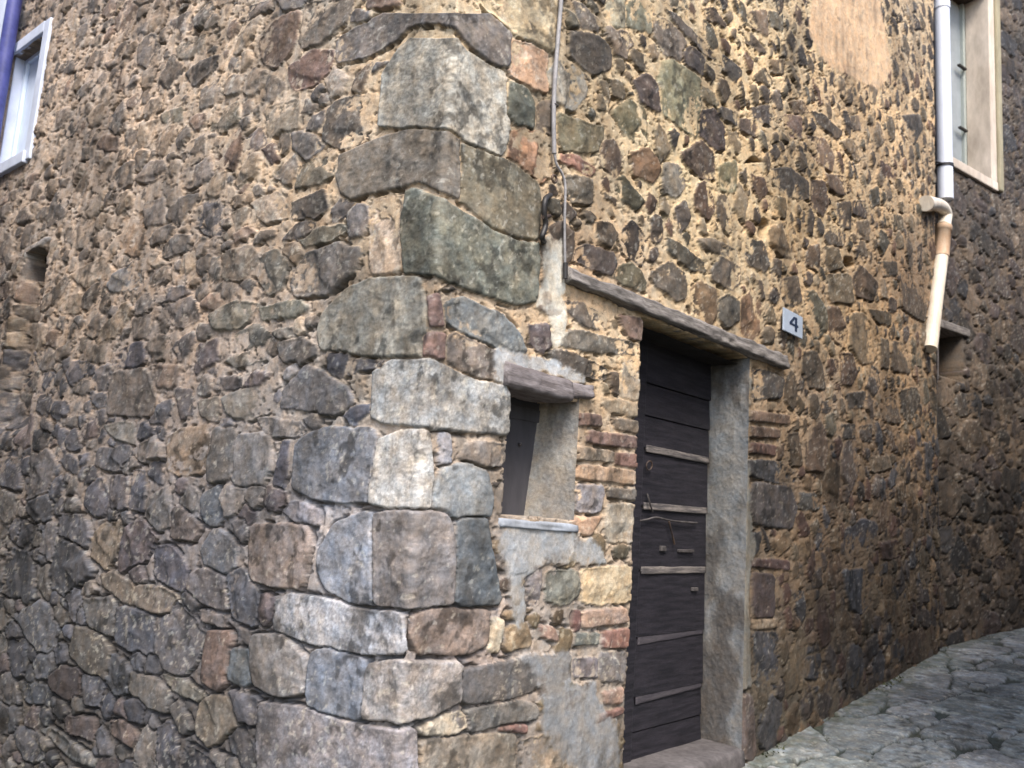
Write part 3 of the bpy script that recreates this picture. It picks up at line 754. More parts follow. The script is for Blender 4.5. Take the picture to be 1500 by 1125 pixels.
def spec(s, z):
    p = px((s, 0, z) if s > 0 else (0, -s, z)); u, v = p
    if s > 0:
        if u < 940: return (.011, .8, 1.7, .25, 'RU') if v < 600 else (.014, .6, 2.0, .15, 'RU')
        if u > 1150 and v < 330: return (.026, .72, 1.8, .9, 'RU')
        if v < 640: return (.021, .85, 1.7, .9, 'RU')
        return (.010, .95, 1.7, .8, 'RL')
    if v < 300: return (.010, .92, 3.0, .28, 'LU')
    if v < 680: return (.008, .95, 3.2, .2, 'LU' if v < 520 else 'LL')
    return (.005, 1.15, 2.6, .15, 'LL')
def bon_(s, z):
    u, v = px((s, 0, z) if s > 0 else (0, -s, z))
    if s > 0: return .009 if v < 560 else .015
    return .016+.006*min(1, max(0, (v-250)/400))
nr = fill(F, -YE, XE, -.7, ZT, polys, spec, ((.17, 900), (.11, 3500), (.08, 8000), (.055, 16000), (.038, 9000), (.026, 9000)), 21, bon=bon_)
print('random stones', nr, 'grid', Sg.shape)
B3 = np.zeros(Sg.shape+(3,)); B3[..., 0] = b2[:, 0][:, None]; B3[..., 1] = b2[:, 1][:, None]; B3[..., 2] = Zg
Uq, Vq = vpx(B3)
dry = np.clip(.12+.88*sstep(560, 900, Vq)*sstep(900, 500, Uq), 0, 1)+.25*sstep(.1, .4, fbm(Sg/.6, Zg/.6, 77, 2))
gap = np.where(Sg > 0, .0035, .0028)*np.ones(Sg.shape)
REC = np.array([unwrap(*p) for p in ((36, 380), (74, 353), (41, 640), (-16, 640))])
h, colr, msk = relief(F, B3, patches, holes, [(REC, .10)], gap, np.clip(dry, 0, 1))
ff = sstep(.0, .12, np.abs(Sg))*0+1
P3 = B3.copy(); P3[..., 0] += n2[:, 0][:, None]*h; P3[..., 1] += n2[:, 1][:, None]*h
sc_ = (Sg[:-1, :-1]+Sg[1:, 1:])/2+.010*fbm(Sg[:-1, :-1]/.05, Zg[:-1, :-1]/.05, 9, 3); zc_ = (Zg[:-1, :-1]+Zg[1:, 1:])/2+.008*fbm(Sg[:-1, :-1]/.05, Zg[:-1, :-1]/.05+7, 10, 3)
keep = np.ones(sc_.shape, bool)
winl = (-5.22, -4.60, 4.05, 5.03)
for (a, b_, c_, d_) in (winl, (-4.30, -3.99, 3.00, 3.215), (DX0, DX1, DZ0, DZ1), (WX0, WX1, WZ0, WZ1)): keep &= ~((sc_ > a) & (sc_ < b_) & (zc_ > c_) & (zc_ < d_))
iz = int(np.searchsorted(cs, -.3))
wall = grid_mesh('wall', P3[iz:], colr[iz:], msk[iz:], keep[iz:], M_ST, house, extrude=(0.0, .30, 0.0))
wall2 = grid_mesh('side_wall', P3[:iz+1], colr[:iz+1], msk[:iz+1], keep[:iz], M_ST, house, extrude=(.14, 0.0, 0.0))
# ---------------------------------------------------------------- small relief panels (plastered jambs)
def panel(name, q, n, m, mat, parent, amp, col, normal, seed=0, col2=None, freq=.07):
    """q: four corners (00, 10, 11, 01); relief along normal"""
    q = [np.array(c, float) for c in q]; u = np.linspace(0, 1, n)[:, None, None]; v = np.linspace(0, 1, m)[None, :, None]
    P = q[0]*(1-u)*(1-v)+q[1]*u*(1-v)+q[2]*u*v+q[3]*(1-u)*v
    a = np.linalg.norm(q[1]-q[0]); b = np.linalg.norm(q[3]-q[0]); X = (u*a)[..., 0]+np.zeros((n, m)); Y = (v*b)[..., 0]+np.zeros((n, m))
    f1 = fbm(X/freq, Y/(freq*1.6), seed+1, 4); f2 = fbm(X/.012, Y/.012, seed+2, 3); f3 = fbm(X/.2, Y/.35, seed+3, 3)
    P = P+np.array(normal, float)*(amp*f1+amp*.25*f2)[..., None]
    c = np.array(col, float)*(1+.12*f1+.07*f2)[..., None]
    if col2 is not None: w = sstep(-.15, .25, f3)[..., None]; c = c*(1-w)+np.array(col2, float)*(1+.1*f2)[..., None]*w
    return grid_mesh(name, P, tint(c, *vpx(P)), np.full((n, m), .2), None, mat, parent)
# doorway
panel('door_jamb', [(DX1-.012, -.012, DZ0-.02), (DX1-.012, .30, DZ0-.02), (DX1-.03, .30, DZ1+.02), (DX1-.02, -.012, DZ1+.02)], 60, 360, M_ST, house, .008,
      (112, 112, 112), (-1, 0, 0), 3, (80, 77, 75))
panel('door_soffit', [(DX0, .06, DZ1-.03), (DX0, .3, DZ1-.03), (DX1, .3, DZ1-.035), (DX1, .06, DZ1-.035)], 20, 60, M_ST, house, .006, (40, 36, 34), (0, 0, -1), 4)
beam('threshold', [(DX0-.05, -.02, DZ0-.14), (DX0-.05, .31, DZ0-.14), (DX0-.05, .31, DZ0+.022), (DX0-.05, -.02, DZ0+.018), (DX1+.0, -.03, DZ0-.14), (DX1+.0, .31, DZ0-.14), (DX1+.0, .31, DZ0+.02), (DX1+.0, -.03, DZ0+.018)],
     plain_mat('threshold_stone', (.075, .068, .07), .88, .4, 25, None, .005, (.12, .11, .112)), house, 30, .007, 4)
l0, l1, l2, l3 = on_y(824, 392), on_y(1145, 521), on_y(1145, 542), on_y(824, 414)
dl = beam('door_lintel', [(l0[0], -.052, l3[2]), (l0[0], .09, l3[2]), (l0[0], .09, l0[2]), (l0[0], -.045, l0[2]), (l1[0], -.06, l2[2]-.004), (l1[0], .09, l2[2]), (l1[0], .09, l1[2]), (l1[0], -.05, l1[2])], M_BEAM, house, 110, .016, 7, across=9)
dl['label'] = 'weathered grey timber lintel over the plank door'
def xz(u, v, y): p = on_y(u, v, y); return p[0], p[2]
door = box('door', 1.93, DX1-.035, .262, .295, DZ0+.01, DZ1-.002, M_DOOR, house, .004)
rg = random.Random(3)
box('door_frame', 1.50, 1.935, .225, .292, DZ0, DZ1, M_DOOR, house, .01)
zb = [xz(985, v, .24)[1] for v in (664, 745, 835, 928, 1010)]
ed = [DZ1-.004, 2.36, 2.17]+sorted(zb, reverse=True)+[.43, DZ0+.012]
for i in range(len(ed)-1):
    zt, zl = ed[i]-.002, ed[i+1]+.002; t = rg.uniform(-.003, .003)
    bm = bmesh.new(); box_bm(bm, 1.938, DX1-.04, .244+t, .266, zl, zt, .004)
    for v in bm.verts:
        if v.co.y < .255: v.co.y += .010*(v.co.z-zl)/(zt-zl)-.005
    me = bpy.data.meshes.new('plank'); bm.to_mesh(me); bm.free(); link('plank', me, M_DOOR, door)
for i, z in enumerate(zb):
    lt = i < 3; hh = .020 if lt else .042; dz = rg.uniform(-.006, .006) if lt else .02; yb = .234 if lt else .238
    b = beam('batten', [(1.975, yb, z-hh), (1.975, .25, z-hh), (1.975, .25, z+hh), (1.975, yb+.002, z+hh), (DX1-.05, yb, z-hh+dz), (DX1-.05, .25, z-hh+dz), (DX1-.05, .25, z+hh+dz), (DX1-.05, yb+.002, z+hh+dz)],
         M_BATT if lt else M_BATD, door, 30, .0035, 20+i)
    if lt: b['label'] = 'pale worn batten across the dark door'
def pw(u, v, y=.225): return tuple(on_y(u, v, y))
tube('bolt', spline([pw(937, 763), pw(948, 761), pw(962, 758), pw(985, 763), pw(1021, 766)], 4), .0055, M_BRIGHT, door, 8)
tube('hasp', [pw(980, 764, .22), pw(984, 780, .222), pw(988, 797, .23)],   .006, M_IRON, door, 8)
tube('bolt_staple', [pw(948, 723, .228), pw(952, 737, .214), pw(956, 750, .228)], .005, M_BRIGHT, door, 8)
rc = Vector(pw(951, 682, .222)); tube('ring_handle', [rc+Vector((math.cos(a)*.03, -.004*math.sin(a), math.sin(a)*.026)) for a in [k*6.2832/16+.02 for k in range(17)]], .0045, M_IRON, door, 8)
for (a, b) in (((967, 801), (974, 806)), ((993, 806), (1015, 808)), ((1013, 862), (1021, 864))):
    p, q = pw(*a, .236), pw(*b, .236); bm = bmesh.new(); box_bm(bm, p[0], q[0], .225, .243, min(p[2], q[2])-.006, max(p[2], q[2])+.006, .003, 1)
    me = bpy.data.meshes.new('latch_plate'); bm.to_mesh(me); bm.free(); link('latch_plate', me, M_BRIGHT, door)
# small square window beside the door
win = box('small_window', WX0-.01, WX1-.02, .215, .235, WZ0-.01, WZ1+.01, M_PANEL, house, .002); win['label'] = 'dark grey shutter set deep in the small square window'
box('shutter_rail', WX0+.17, WX1-.03, .206, .216, WZ1-.10, WZ1-.04, M_PANEL, win, .002)
box('shutter_rail', WX0, WX0+.16, .205, .216, WZ0, WZ1, M_PANEL, win, .002)
bm = bmesh.new(); bmesh.ops.create_uvsphere(bm, u_segments=10, v_segments=8, radius=.009, matrix=Matrix.Translation(Vector(pw(762, 651, .205)))); me = bpy.data.meshes.new('knob'); bm.to_mesh(me); bm.free(); link('knob', me, M_BRIGHT, win, True)
panel('window_jamb', [(WX1-.006, -.010, WZ0-.01), (WX1-.10, .218, WZ0-.01), (WX1-.02, .218, WZ1+.02), (WX1-.012, -.010, WZ1+.02)], 50, 130, M_ST, house, .008,
      (150, 144, 136), (-1, 0, 0), 13, (122, 118, 114), .11)
t0, t1, t2, t3, t4, t5 = on_y(738, 529), on_y(828, 551), on_y(864, 564), on_y(864, 586), on_y(833, 588), on_y(746, 568)
beam('window_lintel', [(t0[0], -.040, t5[2]), (t0[0], .22, t5[2]), (t0[0], .22, t0[2]), (t0[0], -.030, t0[2]), (t1[0]+.02, -.045, t4[2]-.005), (t1[0]+.02, .22, t4[2]), (t1[0]+.02, .22, t1[2]-.01), (t1[0]+.02, -.034, t1[2]-.01)], M_BEAM2, house, 34, .012, 9)
beam('window_lintel', [(t1[0]+.022, -.03, t4[2]+.015), (t1[0]+.022, .2, t4[2]+.015), (t1[0]+.022, .2, t1[2]-.02), (t1[0]+.022, -.022, t1[2]-.02), (t2[0], -.032, t3[2]), (t2[0], .2, t3[2]), (t2[0], .2, t2[2]), (t2[0], -.024, t2[2])], M_BEAM2, house, 20, .010, 12)
beam('window_sill', [(WX0-.02, -.026, WZ0-.05), (WX0-.02, .23, WZ0-.05), (WX0-.02, .23, WZ0+.004), (WX0-.02, -.02, WZ0-.008), (WX1+.02, -.022, WZ0-.06), (WX1+.02, .23, WZ0-.06), (WX1+.02, .23, WZ0+.004), (WX1+.02, -.018, WZ0-.016)],
     plain_mat('pale_sill_stone', (.28, .31, .36), .9, .25, 30, None, .004, (.22, .235, .26)), house, 26, .008, 15)
# upper window in the side wall
w4 = box('window', .10, .13, 4.59, 5.23, 4.04, 5.04, M_PALE, house, .003); w4['label'] = 'pale blue shuttered window high in the side wall'
for (a, b, c, d) in ((4.60, 4.66, 4.05, 5.03), (5.16, 5.22, 4.05, 5.03), (4.66, 5.16, 4.05, 4.09), (4.66, 5.16, 4.99, 5.03)):
    box('frame', .07, .099, a, b, c, d, M_PALE, w4, .005)
box('jamb', .0, .099, 5.205, 5.235, 4.04, 5.04, M_PALP, w4, .003)
box('surround', -.03, .02, 4.48, 4.595, 3.97, 5.12, M_PALP, w4, .008); box('surround', -.03, .02, 4.597, 5.23, 5.033, 5.13, M_PALP, w4, .008)
box('sill', -.05, .03, 4.55, 5.25, 3.95, 4.045, M_PALP, w4, .008)
# dark backing so that no light enters through the openings, back walls and roof
box('inner_wall', .34, .40, .34, YE, -.7, ZT, M_DARK, house, .0); box('inner_wall', .41, XE, .34, .40, -.5, ZT, M_DARK, house, .0)
def roof(parent, x0, x1, y0, y1, z, rise, mat, axis='x', th=.14):
    bm = bmesh.new(); ym = (y0+y1)/2; xm = (x0+x1)/2
    if axis == 'x': P = [(x0, y0, z), (x0, ym, z+rise), (x0, y1, z), (x1, y0, z), (x1, ym, z+rise), (x1, y1, z)]
    else: P = [(x0, y0, z), (xm, y0, z+rise), (x1, y0, z), (x0, y1, z), (xm, y1, z+rise), (x1, y1, z)]
    v = [bm.verts.new(p) for p in P]; w = [bm.verts.new((p[0], p[1], p[2]+th)) for p in P]
    for a, b, c, d in ((0, 1, 4, 3), (1, 2, 5, 4)):
        bm.faces.new((v[a], v[b], v[c], v[d])); bm.faces.new((w[d], w[c], w[b], w[a]))
    for a, b in ((0, 1), (1, 2), (2, 5), (5, 4), (4, 3), (3, 0)): bm.faces.new((v[a], v[b], w[b], w[a]))
    bmesh.ops.recalc_face_normals(bm, faces=bm.faces); me = bpy.data.meshes.new('roof'); bm.to_mesh(me); bm.free(); return link('roof', me, mat, parent)
roof(house, .0, XE, .05, 9.0, ZT+.02, 2.0, M_ROOF)

# ---------------------------------------------------------------- neighbour up the lane
nbh = empty('neighbouring_house', (6.95, .12, .5), 'darker rubble stone house adjoining up the lane behind the white drainpipe', 'house')
NO = np.array([6.90, .14]); NA = rad(-13); ND = np.array([math.cos(NA), math.sin(NA)]); NN = np.array([math.sin(NA), -math.cos(NA)])
def on_n(u, v, off=0.0):                # pixel -> (s, z) on the neighbour's front, off metres proud of it
    r = ray(u, v); o = NO+NN*off; t = np.dot(o-CAM[:2], NN)/np.dot(r[:2], NN); p = CAM+t*r; return float(np.dot(p[:2]-NO, ND)), float(p[2])
def n3(s, z, off=0.0): q = NO+ND*s+NN*off; return (q[0], q[1], z)
sn = [0.0]
while sn[-1] < 9:
    q = n3(sn[-1], 2); q2 = n3(sn[-1]+.01, 2); sn.append(sn[-1]+min(.05, .01*1.5/max(.3, abs(px(q2)[0]-px(q)[0]))) if sn[-1] < 5.5 else sn[-1]+.12)
sn = np.array(sn); bn = NO[None]+ND[None]*sn[:, None]; ZN = 11.0
Zn = fan(bn, -50, 1000, lambda x, y: float(ground_z(x, y))-.15, ZN, 1.25, 8, 30); Sn = np.repeat(sn[:, None], Zn.shape[1], 1)
FN = Field(Sn, Zn, 91)
a0, a1, a2, a3 = on_n(1386, 240), on_n(1450, 262), on_n(1376, 478), on_n(1410, 560)
NW = (a0[0], a1[0], a1[1], a1[1]+2.3); NHh = (on_n(1372, 500)[0], a3[0], a3[1], on_n(1410, 491)[1])
nop = [np.array([(w[0]-m, w[2]-m), (w[1]+m, w[2]-m), (w[1]+m, w[3]+m), (w[0]-m, w[3]+m)]) for w, m in ((NW, .12), (NHh, .0))]
fill(FN, 0, 6.0, -.2, ZN, nop, lambda s, z: (.012, 1.1, 1.8, .3, 'NB'), ((.17, 500), (.12, 2500), (.08, 6000), (.05, 9000), (.035, 9000)), 5, res=.016, bon=lambda s, z: .014)
Bn = np.zeros(Sn.shape+(3,)); Bn[..., 0] = bn[:, 0][:, None]; Bn[..., 1] = bn[:, 1][:, None]; Bn[..., 2] = Zn
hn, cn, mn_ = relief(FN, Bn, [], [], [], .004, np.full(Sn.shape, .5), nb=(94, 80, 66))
Pn = Bn.copy(); Pn[..., 0] += NN[0]*hn; Pn[..., 1] += NN[1]*hn
kn = np.ones((Sn.shape[0]-1, Sn.shape[1]-1), bool); sc2 = (Sn[:-1, :-1]+Sn[1:, 1:])/2; zc2 = (Zn[:-1, :-1]+Zn[1:, 1:])/2
for w in (NW, NHh): kn &= ~((sc2 > w[0]) & (sc2 < w[1]) & (zc2 > w[2]) & (zc2 < w[3]))
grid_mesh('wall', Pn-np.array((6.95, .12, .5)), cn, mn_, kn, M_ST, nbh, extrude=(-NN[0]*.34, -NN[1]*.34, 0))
def nbox(name, s0, s1, o0, o1, z0, z1, mat, parent, bev=.005):      # box in the neighbour's frame
    bm = bmesh.new(); box_bm(bm, s0, s1, o0, o1, z0, z1, bev)
    for v in bm.verts: v.co = Vector(n3(v.co.x, v.co.z, v.co.y))
    me = bpy.data.meshes.new(name); bm.normal_update(); bmesh.ops.recalc_face_normals(bm, faces=bm.faces); bm.to_mesh(me); bm.free(); return link(name, me, mat, parent)
M_WHP = plain_mat('flaking_white_plaster', (.66, .58, .50), .9, .3, 9, (1, 1, .35), .008, (.44, .37, .30))
M_OLV = plain_mat('mossy_stone_moulding', (.20, .17, .10), .9, .3, 10, (1, 1, .3), .006, (.28, .25, .17))
M_GRF = plain_mat('grey_green_frame', (.30, .33, .31), .6, .12, 30, None, .001)
M_GL = plain_mat('dusty_glass', (.30, .33, .35), .22, .1, 8, None, 0, (.22, .25, .27), 0, .6)
wn = nbox('window', NW[0]-.02, NW[1]+.02, -.335, -.30, NW[2], NW[3], M_GRF, nbh); wn['label'] = 'tall window with grey frame behind the white drainpipe'
g = nbox('pane', NW[0]+.05, NW[1]-.06, -.298, -.29, NW[2]+.08, NW[3]-.05, M_GL, wn, 0)
nbox('frame', NW[1]-.06, NW[1]-.005, -.30, -.25, NW[2]+.01, NW[3], M_GRF, wn); nbox('frame', (NW[0]+NW[1])/2-.025, (NW[0]+NW[1])/2+.025, -.296, -.25, NW[2]+.01, NW[3], M_GRF, wn)
nbox('frame', NW[0], NW[1]-.062, -.297, -.25, NW[2], NW[2]+.07, M_GRF, wn)
for zz in (on_n(1392, 180, -.25)[1], on_n(1391, 88, -.25)[1]): nbox('hinge', NW[1]-.22, NW[1]-.05, -.249, -.215, zz-.012, zz+.012, M_BLK, wn, .003)
nbox('window_reveal', NW[1]-.012, NW[1]+.12, -.25, .03, NW[2]-.02, NW[3]+.1, M_WHP, nbh, .01)
nbox('window_moulding', NW[1]+.125, NW[1]+.23, -.05, .06, NW[2]-.12, NW[3]+.1, M_OLV, nbh, .02)
nbox('window_sill', NW[0]-.02, NW[1]+.122, -.28, .04, NW[2]-.13, NW[2]-.022, M_WHP, nbh, .012)
sl_ = nbox('vent_lintel', NHh[0]-.1, NHh[1]+.12, -.30, .035, NHh[3]-.01, NHh[3]+.08, M_BEAM, nbh, .012)
nbox('inner_wall', .05, 8.9, -.40, -.345, .2, ZN, M_DARK, nbh, 0)
roof(nbh, 6.98, 16.2, -1.2, 7.5, ZN+.02, 2.2, M_ROOF)

# ---------------------------------------------------------------- pipes, cable, plate
def depth_r(p, wpx): return .5*wpx*float(-(R_.T @ (np.array(p)-CAM))[2])/FPX
yy = -.05
A, B = on_y(1379, 4, yy), on_y(1385, 292, yy); up = A+(A-B)*.45
rp = depth_r(A, 21)
wp = empty('white_drainpipe', tuple(B), 'long white painted drainpipe running down from above beside the tall window', 'drainpipe')
tube('pipe', [tuple(up), tuple(A), tuple(B)], rp, M_PIPEW, wp, 20)
J = A; tube('joint', [tuple(A+(B-A)*.035), tuple(A+(B-A)*.0)], rp*1.10, M_PIPEW, wp, 20)
C1 = A+(B-A)*.835
tube('clamp', [tuple(C1+(B-A)*.006), tuple(C1-(B-A)*.006)], rp*1.12, M_BLK, wp, 20)
tube('clamp_arm', [tuple(C1+np.array((rp*.9, 0, 0))), tuple(C1+np.array((.25, .22, -.04)))], .016, M_BLK, wp, 8)
tube('clamp_arm', [tuple(C1-np.array((rp*.9, 0, 0))), tuple(C1+np.array((-.22, .10, .02)))], .012, M_BLK, wp, 8)
pv = empty('cream_drainpipe', tuple(on_y(1362, 512, yy)), 'short cream plastic pipe with elbow and ochre collar ending above the lower wall', 'drainpipe')
E0, E1_, E2_, E3, E4 = on_y(1357, 298, yy-.02), on_y(1376, 302, yy), on_y(1385, 318, yy), on_y(1382, 332, yy), on_y(1379, 376, yy)
r0 = depth_r(E2_, 19)
tube('elbow', spline([E0, on_y(1369, 299, yy-.01), on_y(1380, 304, yy), on_y(1385, 315, yy), E3], 5), [r0*.95]*3+[r0*.97]*16+[r0*1.05]*2, M_PVC, pv, 18)
tube('elbow_rim', [tuple(E0-(E1_-E0)*.05), tuple(E0+(E1_-E0)*.25)], r0*1.12, M_PVC, pv, 18)
tube('collar', [tuple(E3), tuple(E3+(E4-E3)*.15), tuple(E3+(E4-E3)*.16), tuple(E4)], [r0*1.25, r0*1.25, r0*1.12, r0*1.08], M_PVCO, pv, 18)
E5 = on_y(1362, 511, yy); tube('pipe', [tuple(E4), tuple(E4+(E5-E4)*.5), tuple(E4+(E5-E4)*.9), tuple(E5)], [r0*.98, r0*.98, r0*1.02, r0*1.0], M_PVC, pv, 18)
G0 = on_y(1366, 506, .02); zb_ = float(ground_z(6.95, 0)); bp = tube('black_downpipe', [(6.985, .03, G0[2]), (6.985, .03, zb_)], .034, M_BLK)
bp['label'] = 'thin black pipe running down the joint to the ground below the cream pipe'; bp['category'] = 'pipe'
Q = [on_y(1373.5, 462, -.02), on_y(1373.5, 556, -.02)]; tw = tube('thin_wire', [tuple(Q[0]), tuple(Q[1])], .011, M_BRIGHT)
tw['label'] = 'thin pale wire hanging beside the small dark opening'; tw['category'] = 'wire'
cb = empty('wall_cable', tuple(on_y(828, 400, -.03)), 'grey cable running down the wall from the top to the door lintel', 'cable')
K = [on_y(*p, -.034) for p in ((826, -70), (822, 0), (817, 60), (812, 130), (811, 180), (812, 225))]
tube('conduit', spline(K, 6), .0105, M_CABLE, cb, 10)
K2 = [on_y(*p, -.034) for p in ((812, 222), (815, 240), (824, 256), (828, 275), (827, 330), (828, 402))]
tube('cable', spline(K2, 8), .0065, M_CABLE, cb, 8)
c0 = on_y(812, 155, -.03); tube('clip', [tuple(c0+np.array((-.018, .01, 0))), tuple(c0+np.array((-.012, -.014, .002))), tuple(c0+np.array((.012, -.014, .002))), tuple(c0+np.array((.02, .012, 0)))], .004, M_BRIGHT, cb, 6)
tube('cable_end', [tuple(on_y(828, 385, -.036)), tuple(on_y(828, 408, -.036))], .012, M_BLK, cb, 10)
hk = empty('iron_hook', tuple(on_y(798, 320, -.03)), 'dark iron hook bracket fixed left of the cable above the cement streak', 'hook')
tube('hook', spline([on_y(806, 286, -.02), on_y(799, 292, -.06), on_y(797, 310, -.06), on_y(799, 330, -.05), on_y(794, 347, -.05), on_y(797, 354, -.02)], 6), .013, M_BLK, hk, 8)
tube('spike', [tuple(on_y(795, 318, -.06)), tuple(on_y(806, 316, -.01))], .008, M_IRON, hk, 8)
ec = on_y(812, 262, -.035); ey = tube('eye_ring', [tuple(ec+np.array((math.cos(a)*.017, 0, math.sin(a)*.017))) for a in [k*6.2832/14 for k in range(15)]], .0055, M_IRON)
ey['label'] = 'small iron eye ring in the wall at the bend of the cable'; ey['category'] = 'ring'
# house number
pl0, pl1 = on_y(1147, 455, -.035), on_y(1175, 493, -.035)
pc = (on_y(1161, 474, -.035)); hw = (pl1[0]-pl0[0])/2*.97; hz = .078
M_PLT = plain_mat('enamel_white_blue', (.40, .46, .56), .45, .08, 30, None, .0005, (.34, .40, .48)); M_DIG = plain_mat('number_paint', (.01, .02, .05), .5, .1, 30, None, 0)
npl = box('number_plate', pc[0]-hw, pc[0]+hw, -.042, -.030, pc[2]-hz, pc[2]+hz, M_PLT, None, .003)
npl['label'] = 'small white house number plate reading 4 above the door lintel end'; npl['category'] = 'house number'
bm = bmesh.new()
def prism(bm, P, y0, y1):
    a = [bm.verts.new((pc[0]+p[0]*hw, y0, pc[2]+p[1]*hz)) for p in P]; b = [bm.verts.new((pc[0]+p[0]*hw, y1, pc[2]+p[1]*hz)) for p in P]
    bm.faces.new(a); bm.faces.new(b[::-1])
    for i in range(len(P)): bm.faces.new((a[i], b[i], b[(i+1) % len(P)], a[(i+1) % len(P)]))
prism(bm, [(.14, -.62), (.34, -.62), (.34, .62), (.14, .62)], -.0455, -.042)
prism(bm, [(-.42, -.20), (.139, -.20), (.139, -.02), (-.42, -.02)], -.0455, -.042)
prism(bm, [(.341, -.20), (.46, -.20), (.46, -.02), (.341, -.02)], -.0455, -.042)
prism(bm, [(-.42, -.018), (-.20, -.018), (.139, .50), (.139, .62), (.02, .62)], -.0452, -.042)
bmesh.ops.recalc_face_normals(bm, faces=bm.faces); me = bpy.data.meshes.new('number'); bm.to_mesh(me); bm.free(); link('number', me, M_DIG, npl)
# blue downpipe at the far end of the side wall and the pale house beyond
bd = empty('blue_downpipe', (-.10, 5.12, -.5), 'blue painted downpipe in front of the pale window at the far left', 'drainpipe')
tube('pipe', [(-.10, 5.16, -.55), (-.10, 5.14, 4.0), (-.10, 5.10, 8.5)], .055, M_BLUE, bd, 16)
for z in (1.4, 3.5, 5.9): tube('clamp', [(-.10, 5.14, z-.02), (-.10, 5.14, z+.02)], .063, M_BLK, bd, 16)
ph = empty('pale_house', (.1, YE+.1, -.7), 'pale blue plastered house beyond the far end of the side wall', 'house')
box('wall', .04, 6, YE+.02, YE+7, -1.9, 9.5, M_PALP, ph, .02); roof(ph, -.3, 6.3, YE-.1, YE+7.2, 9.5, 1.8, M_ROOF, 'y')
for y in (6.6, 8.8):
    for z in (1.6, 4.6):
        f = box('window', -.01, .06, y, y+.8, z, z+1.2, M_PALE, ph, .01); box('pane', -.02, -.009, y+.08, y+.36, z+.1, z+1.1, M_GL, f, 0); box('pane', -.02, -.009, y+.44, y+.72, z+.1, z+1.1, M_GL, f, 0)

# ---------------------------------------------------------------- the ground
def axis(fine, lo, hi, far):
    a = list(np.arange(lo, hi, fine)); d = fine; x = hi
    while x < far: a.append(x); d *= 1.25; x += d
    d = fine; x = lo-fine
    while x > -far: a.insert(0, x); d *= 1.25; x -= d
    return np.array(a)
gx = axis(.013, 2.6, 11.0, 140); gy = axis(.011, -2.4, .10, 140)
GX, GY = np.meshgrid(gx, gy, indexing='ij')
GF = Field(GX, GY, 131)
fill(GF, 2.2, 13, -3.0, .1, [], lambda s, z: (.010, 1.0, 2.4, .25, 'FL'), ((.42, 1800), (.3, 2500), (.24, 2500), (.15, 4000), (.09, 4000), (.05, 3000)), 8, res=.02, bon=lambda s, z: .03)
for i, t in enumerate(GF.st): GF.st[i] = (tuple(.45*a_+.55*b_ for a_, b_ in zip(t[0], (114, 119, 119))), t[1]*.3+.016, .010, t[3]*.15, t[4]*.15, t[5], t[6], 1)
Bg = np.stack([GX, GY, np.clip(ground_z(GX, GY), -6, 8)], -1)
hg, cg, mg = relief(GF, Bg, [], [], [], .009, np.full(GX.shape, .12), nb=(62, 68, 60), bloom=False)
mz = sstep(.32, .02, -GY+.10*fbm(GX/.3, GY/.2, 141, 3))*sstep(-.2, .3, fbm(GX/.09, GY/.07, 142, 3)+.25); ms = lin((80, 84, 62))*.8
cg = cg*(1-.5*mz[..., None])+ms*.5*mz[..., None]; fade = sstep(30, 12, np.abs(GX))*sstep(20, 6, np.abs(GY))
Bg[..., 2] += (hg-.01)*fade+.015*fbm(GX/1.1, GY/.8, 151, 3)*fade
gr = grid_mesh('street_paving', Bg, cg, mg, None, M_ST); gr['kind'] = 'structure'; gr['label'] = 'grey irregular flagstone lane climbing to the right'

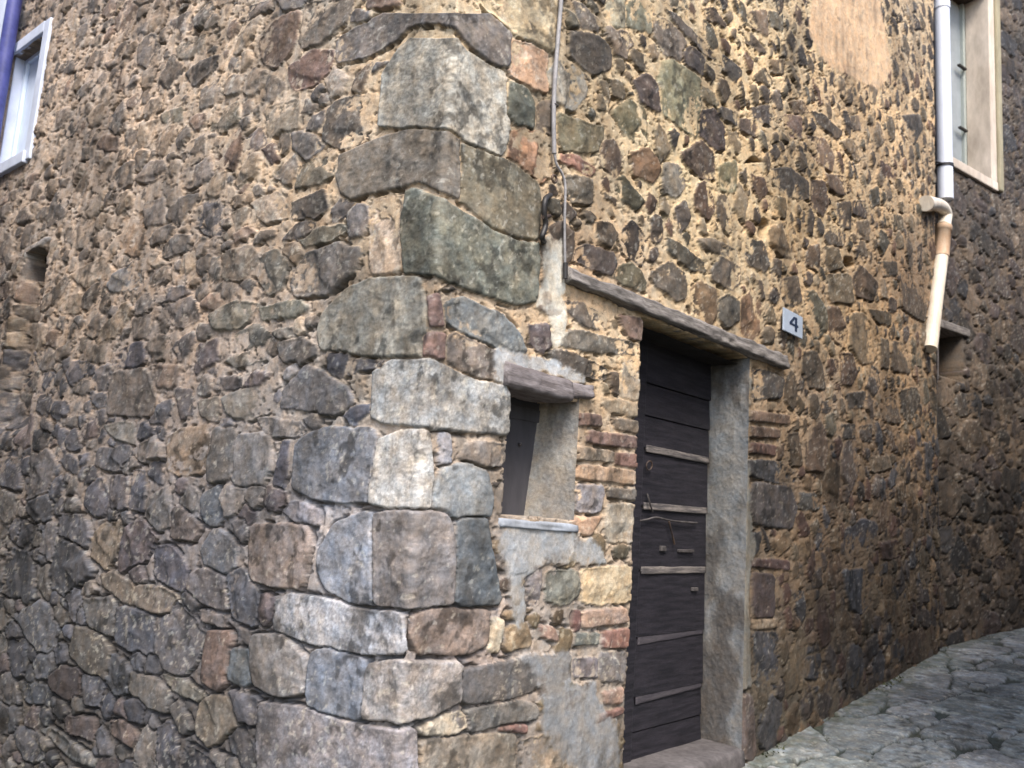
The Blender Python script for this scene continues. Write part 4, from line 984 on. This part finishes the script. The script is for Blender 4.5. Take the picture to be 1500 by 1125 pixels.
# ---------------------------------------------------------------- the other side of the lanes: unseen houses, added to shade the walls
M_OPP = plain_mat('ochre_render', (.30, .24, .17), .9, .2, 5, None, .01, (.22, .18, .14)); M_SHUT = plain_mat('brown_shutter', (.08, .05, .035), .6, .3, 20, None, .002)
def plainhouse(x0, x1, y0, y1, z0, z1, label, face, axis):
    o = empty('shading_house', ((x0+x1)/2, (y0+y1)/2, z0), label, 'house'); box('wall', x0, x1, y0, y1, z0, z1, M_OPP, o, .03)
    roof(o, x0-.3, x1+.3, y0-.25, y1+.25, z1, 1.0, M_ROOF, axis)
    lo, hi = (x0, x1) if face == 'y' else (y0, y1); c = lo+1.3
    while c < hi-1.3:
        for z in (z0+1.4, z0+4.3):
            if z+1.3 > z1: continue
            if face == 'y': f = box('window', c, c+.8, y1-.03, y1+.04, z, z+1.2, M_PALE if 0 else M_GRF, o, .01); box('shutter', c+.03, c+.39, y1+.041, y1+.07, z+.03, z+1.17, M_SHUT, f, .004); box('shutter', c+.41, c+.77, y1+.041, y1+.07, z+.03, z+1.17, M_SHUT, f, .004)
            else: f = box('window', x1-.03, x1+.04, c, c+.8, z, z+1.2, M_GRF, o, .01); box('shutter', x1+.041, x1+.07, c+.03, c+.39, z+.03, z+1.17, M_SHUT, f, .004); box('shutter', x1+.041, x1+.07, c+.41, c+.77, z+.03, z+1.17, M_SHUT, f, .004)
        c += 2.4
plainhouse(1.2, 15, -8.5, -3.2, -.3, 6.3, 'unseen ochre rendered house added across the lane to shade the door wall', 'y', 'x')
plainhouse(-9, -3.0, 1.4, 12, -1.9, 7.4, 'unseen ochre rendered house added across the lower lane to shade the side wall', 'x', 'y')

# ---------------------------------------------------------------- weeds and grit along the foot of the wall
rw = random.Random(77); bm = bmesh.new()
for i in range(420):
    s_ = rw.uniform(2.8, 10.5); x, y = s_, -abs(rw.gauss(.02, .04))-.015
    if s_ > 6.9: q = n3(s_-6.9, 0, .03+abs(rw.gauss(0, .04))); x, y = q[0], q[1]
    if fbm(np.array([s_*1.7]), np.array([3.]), 5, 2)[0] < -.15: continue
    z = float(ground_z(x, y))-.012
    for k in range(rw.randint(3, 6)):
        a = rw.uniform(0, 6.28); L = rw.uniform(.015, .06); w = L*.16; d = Vector((math.cos(a), math.sin(a), 0)); p = Vector((x, y, z))+d*rw.uniform(0, .012); n_ = Vector((-d.y, d.x, 0))*w; up_ = Vector((0, 0, 1))
        v = [bm.verts.new(p-n_), bm.verts.new(p+n_), bm.verts.new(p+d*L*.35+up_*L*.6+n_*.7), bm.verts.new(p+d*L*.8+up_*L*.8), bm.verts.new(p+d*L*.35+up_*L*.6-n_*.7)]
        bm.faces.new((v[0], v[1], v[2], v[4])); bm.faces.new((v[4], v[2], v[3]))
me = bpy.data.meshes.new('wall_foot_weeds'); bm.to_mesh(me); bm.free()
wd = link('wall_foot_weeds', me, plain_mat('weed_leaf', (.045, .065, .025), .8, .4, 30, None, 0, (.09, .09, .04))); wd['kind'] = 'stuff'; wd['label'] = 'low weeds and moss growing where wall meets the flagstones'; wd['category'] = 'weeds'
